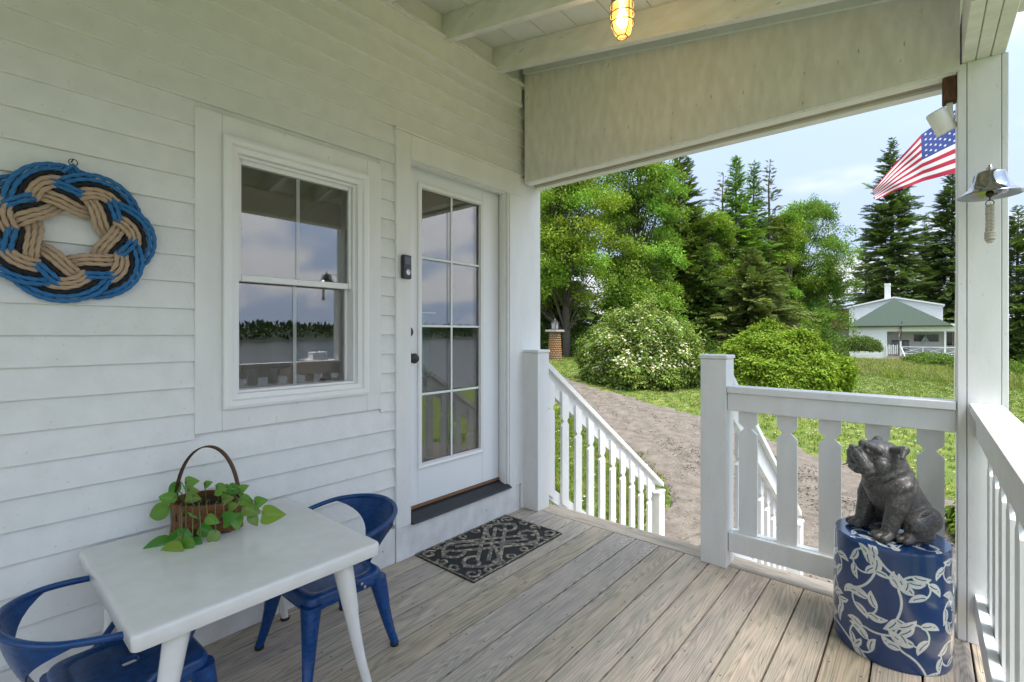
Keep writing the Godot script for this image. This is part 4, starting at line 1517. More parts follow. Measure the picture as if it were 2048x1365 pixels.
func build_wreath() -> void:
	var o := thing("rope_wreath", "round knotted wreath of blue, black and tan rope on the clapboards", "wreath", Vector3(0.046, 1.535, -0.262))
	var cols := ["rope_blue", "rope_blue", "rope_black", "rope_tan", "rope_tan", "rope_tan"]
	for k in 6:
		var path := PackedVector3Array()
		var steps := 900
		for i in steps:
			var th := TAU * 3.0 * i / steps
			var ph := th * 7.0 / 3.0
			var r := 0.145 + 0.040 * sin(ph)
			var dr := 0.040 * cos(ph) * 7.0 / 3.0
			var tang := Vector2(-r, 0) + Vector2(0, dr)          # (around, outward)
			var nrm := Vector2(r, dr).normalized()
			var off := (2.5 - k) * 0.0143 + 0.0012 * sin(th * 5.0 + k)
			var rad := r + nrm.x * off
			var ang := th - nrm.y * off / r
			path.append(Vector3(0.012 * sin(2.0 * ph) + 0.0015 * sin(ph * 3.0 + k), rad * cos(ang), -rad * sin(ang)))
		var mb := MB.new()
		mb.tube(path, 0.0064, 12, true, 3, 0.030, 0.2)
		part(o, "rope", mb, M[cols[k]])
	var mb := MB.new()
	var ring := PackedVector3Array()
	for i in 24:
		ring.append(Vector3(0.004, 0.232 + 0.011 * cos(TAU * i / 24), -0.004 - 0.011 * sin(TAU * i / 24)))
	mb.tube(ring, 0.0014, 6, true)
	part(o, "hanging_ring", mb, M.dark_metal)
	mb = MB.new()
	mb.tube(PackedVector3Array([Vector3(-0.035, 0.241, -0.004), Vector3(0.008, 0.242, -0.004)]), 0.002, 6)
	part(o, "nail", mb, M.rust)
	mb = MB.new()
	mb.tube(PackedVector3Array([Vector3(0.0, 0.195, 0.02), Vector3(0.006, 0.212, 0.008), Vector3(0.008, 0.222, -0.004), Vector3(0.006, 0.213, -0.012), Vector3(0.0, 0.195, -0.02)]), 0.006, 8, false, 3, 0.03)
	part(o, "hanging_loop", mb, M.rope_blue)


func stamp(im: Image, p: Vector2, r: float, c: Color) -> void:
	var w := im.get_width()
	var h := im.get_height()
	for y in range(int(p.y - r - 1), int(p.y + r + 2)):
		if y < 0 or y >= h:
			continue
		for x in range(int(p.x - r - 1), int(p.x + r + 2)):
			var d := Vector2(x + 0.5, y + 0.5).distance_to(p)
			if d < r + 0.5:
				var xx := posmod(x, w)
				im.set_pixel(xx, y, im.get_pixel(xx, y).lerp(c, clampf(r + 0.5 - d, 0, 1)))


func leaf_mark(im: Image, p: Vector2, ang: float, ln: float, curl: float, white: Color, blue: Color) -> void:
	for i in 40:
		var t := i / 39.0
		var a := ang + curl * t
		var q := p + Vector2(cos(ang + curl * t * 0.5), sin(ang + curl * t * 0.5)) * ln * t
		stamp(im, q, ln * 0.215 * pow(sin(PI * pow(t, 0.75)), 0.9) + 0.8, white)
	for i in 26:
		var t := 0.08 + 0.62 * i / 25.0
		var q := p + Vector2(cos(ang + curl * t * 0.5), sin(ang + curl * t * 0.5)) * ln * t + Vector2(-sin(ang), cos(ang)) * ln * 0.025
		stamp(im, q, 1.3, blue)


func vine_texture(w: int, h: int, rows: Array, blue: Color, white: Color) -> ImageTexture:
	var im := Image.create(w, h, false, Image.FORMAT_RGB8)
	im.fill(blue)
	for s in rows:
		# a curl: centre, start radius, start angle, turns, leaf size
		var c := Vector2(s[0] * w, s[1] * h)
		var sg := signf(s[4])
		var pts := []
		for i in 90:
			var t := i / 89.0
			var a: float = s[3] + TAU * s[4] * t
			pts.append(c + Vector2(cos(a), sin(a)) * s[2] * h * (1.0 - 0.70 * pow(t, 1.5)))
		for i in 90:
			stamp(im, pts[i], 3.6 - 0.9 * i / 90.0, white)
		# tail sweeping away, ending in a pair of leaves
		var d: Vector2 = (pts[0] - pts[3]).normalized()
		var tail := Vector2.ZERO
		for i in 44:
			var t := i / 43.0
			tail = pts[0] + d * h * 0.20 * t + Vector2(-d.y, d.x) * h * 0.08 * t * t * sg
			stamp(im, tail, 3.6, white)
		leaf_mark(im, tail, d.angle() + 0.5 * sg, s[5] * h, 0.9 * sg, white, blue)
		leaf_mark(im, tail, d.angle() - 0.5 * sg, s[5] * h * 0.75, -0.8 * sg, white, blue)
		for j in 5:
			var k: int = [6, 24, 42, 60, 85][j]
			var dd: Vector2 = (pts[mini(k + 2, 89)] - pts[k - 2]).normalized()
			var out := -sg * (1.0 if j % 2 == 0 else -0.9)
			leaf_mark(im, pts[k], dd.angle() + out * 0.85, s[5] * h * (1.25 if j == 4 else 0.95), -out * 1.1, white, blue)
			if j % 2 == 0:
				leaf_mark(im, pts[k], dd.angle() + out * 0.25, s[5] * h * 0.7, out * 1.0, white, blue)
	var dust := bytes(77, 0.06, 4, w, h)
	var data := im.get_data()
	for i in w * h:
		var k := 0.93 + 0.12 * dust[i] / 255.0
		for c in 3:
			data[i * 3 + c] = clampi(int(data[i * 3 + c] * k), 0, 255)
	return tex_of(w, h, data)


func build_stool() -> void:
	var o := thing("garden_stool", "dark blue drum stool painted with grey vine scrolls in the corner", "stool", Vector3(2.048, 0.0, -2.390))
	var blue := L(0.007, 0.042, 0.145)
	var white := L(0.60, 0.63, 0.61)
	var rows := []
	for k in 4:
		var u := k * 0.25
		rows.append([u + 0.06, 0.17, 0.125, 2.6 + k, 1.05, 0.13])
		rows.append([u + 0.175, 0.30, 0.13, 0.4 + k * 0.7, -1.0, 0.14])
		rows.append([u + 0.055, 0.50, 0.12, 4.2 + k, 0.95, 0.14])
		rows.append([u + 0.18, 0.70, 0.15, 1.2 + k * 0.5, -1.05, 0.15])
		rows.append([u + 0.065, 0.85, 0.13, 3.4 + k, 1.0, 0.13])
	var m := mat("stool_glaze", Color.WHITE, 0.22)
	m.albedo_texture = vine_texture(1024, 384, rows, blue, white)
	m.clearcoat_enabled = true
	m.clearcoat = 0.5
	m.clearcoat_roughness = 0.12
	var mb := MB.new()
	var prof := [[0.176, 0.0], [0.181, 0.006], [0.183, 0.05], [0.185, 0.14], [0.186, 0.22], [0.185, 0.30], [0.183, 0.38], [0.182, 0.420], [0.180, 0.427], [0.176, 0.431]]
	var k0 := 0
	for i in prof.size():
		for j in 65:
			var a := TAU * j / 64
			var sl: float = 0.0
			if i > 0 and i < prof.size() - 1:
				sl = (prof[i - 1][0] - prof[i + 1][0]) / (prof[i + 1][1] - prof[i - 1][1])
			mb.vert(Vector3(cos(a) * prof[i][0], prof[i][1], sin(a) * prof[i][0]), Vector3(cos(a), clampf(sl, -1, 2), sin(a)).normalized(), Vector2(j / 64.0, 1.0 - prof[i][1] / 0.431))
	for i in prof.size() - 1:
		for j in 64:
			mb.quad(i * 65 + j, i * 65 + j + 1, (i + 1) * 65 + j + 1, (i + 1) * 65 + j)
	part(o, "drum", mb, m)
	var m2 := mat("stool_top_glaze", Color.WHITE, 0.2)
	m2.albedo_texture = vine_texture(512, 512, [[0.3, 0.3, 0.16, 0.5, 1.0, 0.13], [0.7, 0.32, 0.16, 2.5, -1.0, 0.13], [0.5, 0.6, 0.18, 4.5, 1.0, 0.15], [0.25, 0.7, 0.14, 1.5, -1.0, 0.12], [0.78, 0.7, 0.14, 3.5, 1.0, 0.12], [0.52, 0.12, 0.09, 3.0, 1.0, 0.1], [0.5, 0.88, 0.08, 0.0, 1.0, 0.1]], blue, white)
	m2.clearcoat_enabled = true
	m2.clearcoat = 0.5
	m2.clearcoat_roughness = 0.1
	mb = MB.new()
	var kc := mb.vert(Vector3(0, 0.4322, 0), Vector3.UP, Vector2(0.5, 0.5))
	for j in 64:
		var a := TAU * j / 64
		mb.vert(Vector3(cos(a) * 0.1765, 0.4312, sin(a) * 0.1765), Vector3.UP, Vector2(0.5 + 0.5 * cos(a), 0.5 + 0.5 * sin(a)))
	for j in 64:
		mb.tri(kc, kc + 1 + j, kc + 1 + (j + 1) % 64)
	part(o, "top", mb, m2)


# ---- statue: distances to rounded bones joined smoothly, meshed as surface nets
var dog_bones := []
var dog_cuts := []


func smin(a: float, b: float, k: float) -> float:
	var h := maxf(k - absf(a - b), 0.0) / k
	return minf(a, b) - h * h * k * 0.25


func dog_d(p: Vector3) -> float:
	var d := 10.0
	for b in dog_bones:
		var pa: Vector3 = p - b[0]
		var ba: Vector3 = b[1] - b[0]
		var t := clampf(pa.dot(ba) / maxf(ba.length_squared(), 1e-6), 0.0, 1.0)
		var q := (pa - ba * t).length() - lerpf(b[2], b[3], t)
		d = smin(d, q, b[4])
	# skin folds round the neck and flews, creases between toes, mouth line
	for c in dog_cuts:
		var pa: Vector3 = p - c[0]
		var ba: Vector3 = c[1] - c[0]
		var t := clampf(pa.dot(ba) / maxf(ba.length_squared(), 1e-6), 0.0, 1.0)
		var q: float = (pa - ba * t).length() - float(c[2])
		if q < 0.008:
			d = -smin(-d, q, 0.008)
	if p.y > 0.16 and p.y < 0.275 and p.z > -0.09:
		var f := sin((p.y * 0.86 + p.z * 0.5) * 150.0 + sin(p.x * 22.0) * 0.8)
		d += 0.0034 * f * smoothstep(0.16, 0.19, p.y) * (1.0 - smoothstep(0.25, 0.275, p.y))
	return d


func build_dog() -> void:
	var o := thing("bulldog_statue", "grey stone sitting bulldog statue looking up from the blue stool", "statue", Vector3(2.055, 0.4325, -2.405), "", -0.85)
	var hd := Transform3D((Basis(Vector3.UP, -0.22) * Basis(Vector3.RIGHT, -0.22)).scaled(Vector3.ONE * 1.12), Vector3(0, 0.286, 0.050))
	var B := []
	B.append([Vector3(0, 0.080, -0.068), Vector3(0, 0.10, -0.042), 0.070, 0.076, 0.02])
	B.append([Vector3(0, 0.10, -0.045), Vector3(0, 0.20, 0.012), 0.077, 0.079, 0.03])
	B.append([Vector3(0, 0.145, 0.030), Vector3(0, 0.20, 0.044), 0.056, 0.064, 0.02])
	B.append([Vector3(0, 0.215, 0.012), Vector3(0, 0.27, 0.030), 0.080, 0.070, 0.012])
	for s in [-1.0, 1.0]:
		B.append([Vector3(s * 0.064, 0.195, 0.018), Vector3(s * 0.072, 0.13, 0.042), 0.044, 0.036, 0.012])
		B.append([Vector3(s * 0.072, 0.13, 0.042), Vector3(s * 0.068, 0.035, 0.070), 0.034, 0.025, 0.008])
		for t in [-0.019, 0.0, 0.019]:
			B.append([Vector3(s * 0.068 + t * 0.8, 0.022, 0.080), Vector3(s * 0.068 + t * 1.3, 0.014, 0.114 - absf(t) * 0.4), 0.0150, 0.0130, 0.003])
		B.append([Vector3(s * 0.076, 0.082, -0.064), Vector3(s * 0.092, 0.062, -0.014), 0.051, 0.043, 0.006])
		B.append([Vector3(s * 0.098, 0.030, -0.045), Vector3(s * 0.096, 0.022, 0.018), 0.027, 0.021, 0.008])
		for t in [-0.017, 0.0, 0.017]:
			B.append([Vector3(s * 0.096 + t * 0.8, 0.018, 0.022), Vector3(s * 0.096 + t * 1.3, 0.013, 0.052 - absf(t) * 0.4), 0.0135, 0.0115, 0.003])
		# flews hanging over the jaw, cheeks, brow, folded ears, eyes
		B.append([hd * Vector3(s * 0.017, 0.002, 0.076), hd * Vector3(s * 0.040, -0.036, 0.054), 0.025, 0.027, 0.004])
		B.append([hd * Vector3(s * 0.040, -0.036, 0.054), hd * Vector3(s * 0.044, -0.056, 0.036), 0.025, 0.018, 0.006])
		B.append([hd * Vector3(s * 0.050, -0.014, 0.016), hd * Vector3(s * 0.050, -0.046, 0.006), 0.029, 0.022, 0.008])
		B.append([hd * Vector3(s * 0.016, 0.040, 0.056), hd * Vector3(s * 0.048, 0.034, 0.034), 0.016, 0.012, 0.005])
		B.append([hd * Vector3(s * 0.050, 0.050, -0.010), hd * Vector3(s * 0.082, 0.060, -0.020), 0.015, 0.015, 0.005])
		B.append([hd * Vector3(s * 0.082, 0.060, -0.020), hd * Vector3(s * 0.104, 0.034, -0.006), 0.015, 0.007, 0.005])
		B.append([hd * Vector3(s * 0.082, 0.060, -0.020), hd * Vector3(s * 0.084, 0.030, -0.018), 0.012, 0.007, 0.005])
		B.append([hd * Vector3(s * 0.027, 0.020, 0.058), hd * Vector3(s * 0.028, 0.020, 0.059), 0.0105, 0.0105, 0.0012])
	B.append([hd * Vector3(0, 0.012, -0.004), hd * Vector3(0, 0.016, 0.016), 0.064, 0.056, 0.008])
	B.append([hd * Vector3(0, 0.006, 0.050), hd * Vector3(0, 0.004, 0.074), 0.028, 0.022, 0.008])
	B.append([hd * Vector3(-0.016, -0.046, 0.064), hd * Vector3(0.016, -0.046, 0.064), 0.020, 0.020, 0.004])
	B.append([hd * Vector3(-0.007, 0.019, 0.090), hd * Vector3(0.007, 0.019, 0.090), 0.0135, 0.0135, 0.002])
	B.append([Vector3(0, 0.05, -0.150), Vector3(0, 0.075, -0.142), 0.014, 0.018, 0.012])
	dog_bones = B
	for s in [-1.0, 1.0]:
		dog_cuts.append([hd * Vector3(s * 0.003, -0.024, 0.104), hd * Vector3(s * 0.022, -0.032, 0.096), 0.0042])
		dog_cuts.append([hd * Vector3(s * 0.022, -0.032, 0.096), hd * Vector3(s * 0.058, -0.062, 0.062), 0.0042])
		dog_cuts.append([hd * Vector3(s * 0.014, 0.022, 0.088), hd * Vector3(s * 0.046, 0.004, 0.068), 0.0042])
		dog_cuts.append([hd * Vector3(s * 0.046, 0.004, 0.068), hd * Vector3(s * 0.070, -0.034, 0.040), 0.0040])
		dog_cuts.append([hd * Vector3(s * 0.012, 0.030, 0.076), hd * Vector3(s * 0.044, 0.010, 0.062), 0.0036])
		dog_cuts.append([hd * Vector3(s * 0.004, 0.070, 0.036), hd * Vector3(s * 0.009, 0.036, 0.078), 0.0036])
		dog_cuts.append([hd * Vector3(s * 0.020, 0.062, 0.044), hd * Vector3(s * 0.050, 0.050, 0.034), 0.0030])
		dog_cuts.append([hd * Vector3(s * 0.006, 0.018, 0.104), hd * Vector3(s * 0.010, 0.014, 0.102), 0.0034])
		dog_cuts.append([Vector3(s * 0.108, 0.125, -0.055), Vector3(s * 0.102, 0.055, 0.034), 0.0036])
	dog_cuts.append([hd * Vector3(0, 0.008, 0.104), hd * Vector3(0, -0.024, 0.106), 0.0032])
	dog_cuts.append([Vector3(0, 0.02, 0.10), Vector3(0, 0.10, 0.098), 0.012])
	# surface nets
	var cell := 0.0046
	var lo := Vector3(-0.155, -0.003, -0.185)
	var nx := int(0.31 / cell) + 1
	var ny := int(0.405 / cell) + 1
	var nz := int(0.36 / cell) + 1
	var f := PackedFloat32Array()
	f.resize(nx * ny * nz)
	f.fill(1.0)
	var blk := 4
	for bz in range(0, nz, blk):
		for by in range(0, ny, blk):
			for bx in range(0, nx, blk):
				var c := lo + Vector3(bx + 1.5, by + 1.5, bz + 1.5) * cell
				var dc := dog_d(c)
				if absf(dc) > cell * 3.6 + 0.01:
					if dc < 0:
						for z in range(bz, mini(bz + blk, nz)):
							for y in range(by, mini(by + blk, ny)):
								for x in range(bx, mini(bx + blk, nx)):
									f[(z * ny + y) * nx + x] = -1.0
					continue
				for z in range(bz, mini(bz + blk, nz)):
					for y in range(by, mini(by + blk, ny)):
						for x in range(bx, mini(bx + blk, nx)):
							f[(z * ny + y) * nx + x] = dog_d(lo + Vector3(x, y, z) * cell)
	var mb := MB.new()
	var at := {}
	for z in nz - 1:
		for y in ny - 1:
			for x in nx - 1:
				var i0 := (z * ny + y) * nx + x
				var neg := 0
				var vals := PackedFloat32Array()
				for k in 8:
					var q := f[i0 + (k & 1) + ((k >> 1) & 1) * nx + (k >> 2) * nx * ny]
					vals.append(q)
					if q < 0:
						neg += 1
				if neg == 0 or neg == 8:
					continue
				var sum := Vector3.ZERO
				var cnt := 0
				for e in [[0, 1], [2, 3], [4, 5], [6, 7], [0, 2], [1, 3], [4, 6], [5, 7], [0, 4], [1, 5], [2, 6], [3, 7]]:
					var a := vals[e[0]]
					var b := vals[e[1]]
					if (a < 0) != (b < 0):
						var t := a / (a - b)
						var pa := Vector3(e[0] & 1, (e[0] >> 1) & 1, e[0] >> 2)
						var pb := Vector3(e[1] & 1, (e[1] >> 1) & 1, e[1] >> 2)
						sum += pa.lerp(pb, t)
						cnt += 1
				var g := Vector3(vals[1] + vals[3] + vals[5] + vals[7] - vals[0] - vals[2] - vals[4] - vals[6], vals[2] + vals[3] + vals[6] + vals[7] - vals[0] - vals[1] - vals[4] - vals[5], vals[4] + vals[5] + vals[6] + vals[7] - vals[0] - vals[1] - vals[2] - vals[3])
				at[i0] = mb.vert(lo + (Vector3(x, y, z) + sum / cnt) * cell, g.normalized())
	for z in range(1, nz - 1):
		for y in range(1, ny - 1):
			for x in range(1, nx - 1):
				var i0 := (z * ny + y) * nx + x
				var a := f[i0] < 0
				if a != (f[i0 + 1] < 0):
					net_quad(mb, at, i0, i0 - nx, i0 - nx - nx * ny, i0 - nx * ny)
				if a != (f[i0 + nx] < 0):
					net_quad(mb, at, i0, i0 - 1, i0 - 1 - nx * ny, i0 - nx * ny)
				if a != (f[i0 + nx * ny] < 0):
					net_quad(mb, at, i0, i0 - 1, i0 - 1 - nx, i0 - nx)
	part(o, "body", mb, M.dog)


func net_quad(mb: MB, at: Dictionary, a: int, b: int, c: int, d: int) -> void:
	if at.has(a) and at.has(b) and at.has(c) and at.has(d):
		mb.quad(at[a], at[b], at[c], at[d])


func build_bell() -> void:
	var o := thing("ship_bell", "polished chrome ship's bell hanging on the corner post", "bell", Vector3(2.330, 1.714, -2.455))
	var mb := MB.new()
	mb.lathe([Vector2(0.0885, 0.0), Vector2(0.0880, 0.004), Vector2(0.076, 0.012), Vector2(0.062, 0.024), Vector2(0.052, 0.040), Vector2(0.047, 0.058), Vector2(0.044, 0.074), Vector2(0.041, 0.082), Vector2(0.030, 0.087), Vector2(0.0, 0.088)], 48)
	mb.lathe([Vector2(0.0, 0.084), Vector2(0.036, 0.080), Vector2(0.042, 0.058), Vector2(0.048, 0.038), Vector2(0.058, 0.021), Vector2(0.074, 0.008), Vector2(0.0885, 0.0)], 48)
	part(o, "cup", mb, M.chrome)
	mb = MB.new()
	mb.lathe([Vector2(0.014, 0.086), Vector2(0.014, 0.090), Vector2(0.009, 0.091)], 16)
	mb.lathe([Vector2(0.0095, 0.090), Vector2(0.0095, 0.102), Vector2(0.006, 0.103), Vector2(0.006, 0.110), Vector2(0.0, 0.111)], 6)
	part(o, "nut", mb, M.nickel)
	mb = MB.new()
	mb.box(Vector3(-0.009, 0.0872, -0.144), Vector3(0.009, 0.0905, 0.008), 0.001)
	part(o, "bracket", mb, M.nickel)
	mb = MB.new()
	mb.tube(PackedVector3Array([Vector3(0, 0.08, 0), Vector3(0, 0.02, 0)]), 0.003, 8)
	mb.ball(Vector3(0, 0.006, 0), Vector3(0.012, 0.014, 0.012), 14, 8)
	mb.tube(PackedVector3Array([Vector3(0, -0.006, 0), Vector3(0, -0.02, 0)]), 0.0022, 8)
	var ring := PackedVector3Array()
	for i in 20:
		ring.append(Vector3(cos(TAU * i / 20) * 0.011, -0.028 + sin(TAU * i / 20) * 0.011, 0))
	mb.tube(ring, 0.0015, 6, true)
	part(o, "clapper", mb, M.dark_metal)
	mb = MB.new()
	for k in 3:
		var path := PackedVector3Array()
		for i in 40:
			var t := i / 39.0
			var ph := t * 17.0 + TAU * k / 3
			path.append(Vector3(sin(ph) * 0.0065, -0.036 - t * 0.100, sin(2.0 * ph) * 0.004))
		mb.tube(path, 0.0062, 7, false, 3, 0.02, 0.1)
	for i in 3:
		var knot := PackedVector3Array()
		for j in 18:
			knot.append(Vector3(cos(TAU * j / 18) * 0.010, -0.137 - i * 0.010 + 0.002 * sin(TAU * j / 18), sin(TAU * j / 18) * 0.010))
		mb.tube(knot, 0.0058, 7, true, 3, 0.02, 0.1)
	mb.ball(Vector3(0, -0.165, 0), Vector3(0.011, 0.009, 0.011), 12, 6)
	part(o, "pull_rope", mb, M.rope_white)


func build_lamp() -> void:
	var at := Vector3(1.16, rafter_y(1.16) - 0.001, -1.885)
	var o := thing("ceiling_lamp", "lit caged glass jar lamp under the rafter", "lamp", at)
	var mb := MB.new()
	mb.lathe([Vector2(0.0, 0.0), Vector2(0.052, 0.0), Vector2(0.054, -0.02), Vector2(0.046, -0.034), Vector2(0.046, -0.062), Vector2(0.040, -0.066), Vector2(0.0, -0.066)], 28)
	part(o, "base_cap", mb, M.brass_grey)
	mb = MB.new()
	mb.lathe([Vector2(0.039, -0.064), Vector2(0.042, -0.090), Vector2(0.042, -0.140), Vector2(0.039, -0.170), Vector2(0.030, -0.192), Vector2(0.015, -0.203), Vector2(0.0, -0.205)], 28)
	part(o, "glass_jar", mb, M.amber_glass)
	mb = MB.new()
	mb.lathe([Vector2(0.0, -0.072), Vector2(0.013, -0.072), Vector2(0.014, -0.092), Vector2(0.024, -0.118), Vector2(0.026, -0.138), Vector2(0.018, -0.156), Vector2(0.0, -0.162)], 20)
	part(o, "bulb", mb, M.bulb)
	mb = MB.new()
	for q in [[0.0505, -0.072], [0.051, -0.112], [0.050, -0.150], [0.022, -0.206]]:
		var ring := PackedVector3Array()
		for i in 28:
			ring.append(Vector3(cos(TAU * i / 28) * q[0], q[1], sin(TAU * i / 28) * q[0]))
		mb.tube(ring, 0.0028, 6, true)
	for k in 4:
		var a := TAU * k / 4 + 0.5
		var path := PackedVector3Array()
		for q in [[0.048, -0.05], [0.0505, -0.072], [0.051, -0.112], [0.050, -0.150], [0.042, -0.184], [0.022, -0.206]]:
			path.append(Vector3(cos(a) * q[0], q[1], sin(a) * q[0]))
		mb.tube(path, 0.0028, 6)
	part(o, "cage", mb, M.brass_grey)
	var l := OmniLight3D.new()
	l.name = "lamp_light"
	l.position = Vector3(0, -0.13, 0)
	l.light_color = Color(1.0, 0.82, 0.52)
	l.light_energy = LAMP_ENERGY
	l.light_size = 0.02
	l.omni_range = 12.0
	l.omni_attenuation = 2.0
	l.shadow_enabled = true
	o.add_child(l)


func build_spot() -> void:
	var o := thing("spotlight", "white can shaped spotlight under the brown block by the corner post", "spotlight", Vector3(2.228, 2.150, -2.642))
	var mb := MB.new()
	mb.box(Vector3(-0.010, -0.050, -0.004), Vector3(0.010, 0.0, 0.004), 0.002)
	mb.x = Transform3D(Basis(Vector3.BACK, 0.25), Vector3(0.004, -0.045, 0))
	mb.box(Vector3(-0.006, -0.03, -0.012), Vector3(0.006, 0.012, 0.012), 0.002)
	part(o, "bracket", mb, M.vinyl)
	mb = MB.new()
	mb.x = Transform3D(Basis(Vector3.BACK, 0.42) * Basis(Vector3.RIGHT, 0.2), Vector3(-0.026, -0.068, 0.0))
	mb.lathe([Vector2(0.0, 0.048), Vector2(0.030, 0.047), Vector2(0.034, 0.040), Vector2(0.035, -0.030), Vector2(0.0362, -0.032), Vector2(0.0362, -0.050), Vector2(0.033, -0.050), Vector2(0.031, -0.036), Vector2(0.0, -0.034)], 28)
	part(o, "can", mb, M.vinyl)


# ---------------------------------------------------------------- flag, pillar, far house
func flag_texture() -> ImageTexture:
	var w := 570
	var h := 300
	var im := Image.create(w, h, false, Image.FORMAT_RGB8)
	var red := L(0.42, 0.018, 0.045)
	var white := L(0.75, 0.74, 0.74)
	var blue := L(0.035, 0.06, 0.24)
	for i in 13:
		im.fill_rect(Rect2i(0, int(i * h / 13.0), w, int((i + 1) * h / 13.0) - int(i * h / 13.0)), red if i % 2 == 0 else white)
	im.fill_rect(Rect2i(0, 0, int(w * 0.4), int(h * 7 / 13.0)), blue)
	for r in 9:
		for c in (6 if r % 2 == 0 else 5):
			var p := Vector2((c * 2 + (1 if r % 2 == 0 else 2)) * w * 0.4 / 12.0, (r + 1) * h * 7.0 / 13.0 / 10.0)
			var star := PackedVector2Array()
			for k in 10:
				var a := -PI / 2 + PI * k / 5
				star.append(p + Vector2(cos(a), sin(a)) * (7.5 if k % 2 == 0 else 3.0))
			for y in range(int(p.y) - 8, int(p.y) + 9):
				for x in range(int(p.x) - 8, int(p.x) + 9):
					if x >= 0 and y >= 0 and x < w and y < h and Geometry2D.is_point_in_polygon(Vector2(x + 0.5, y + 0.5), star):
						im.set_pixel(x, y, white)
	return ImageTexture.create_from_image(im)


func cloth_flag(parent: Node, c: Array, m: Material, amp: float, toward: Vector3) -> void:
	# c: hoist top, hoist bottom, middle top, middle bottom, fly top, fly bottom
	var mb := MB.new()
	var nx := 48
	var ny := 20
	for i in nx + 1:
		var s := i / float(nx)
		var top: Vector3
		var bot: Vector3
		if s < 0.4:
			top = (c[0] as Vector3).lerp(c[2], s / 0.4)
			bot = (c[1] as Vector3).lerp(c[3], s / 0.4)
		else:
			top = (c[2] as Vector3).lerp(c[4], (s - 0.4) / 0.6)
			bot = (c[3] as Vector3).lerp(c[5], (s - 0.4) / 0.6)
		for j in ny + 1:
			var t := j / float(ny)
			var p := top.lerp(bot, t) + toward * amp * sin(s * 15.0 + t * 5.0) * (0.3 + s) + Vector3(0, amp * 0.25 * sin(s * 11.0), 0)
			mb.vert(p, toward, Vector2(s, t))
	for i in nx:
		for j in ny:
			var k := i * (ny + 1) + j
			mb.quad(k, k + 1, k + ny + 2, k + ny + 1)
	# bent normals
	for i in nx + 1:
		for j in ny + 1:
			var a := mb.v[mini(i + 1, nx) * (ny + 1) + j] - mb.v[maxi(i - 1, 0) * (ny + 1) + j]
			var b := mb.v[i * (ny + 1) + mini(j + 1, ny)] - mb.v[i * (ny + 1) + maxi(j - 1, 0)]
			var nn := a.cross(b).normalized()
			mb.n[i * (ny + 1) + j] = nn if nn.dot(toward) > 0 else -nn
	part(parent, "cloth", mb, m)


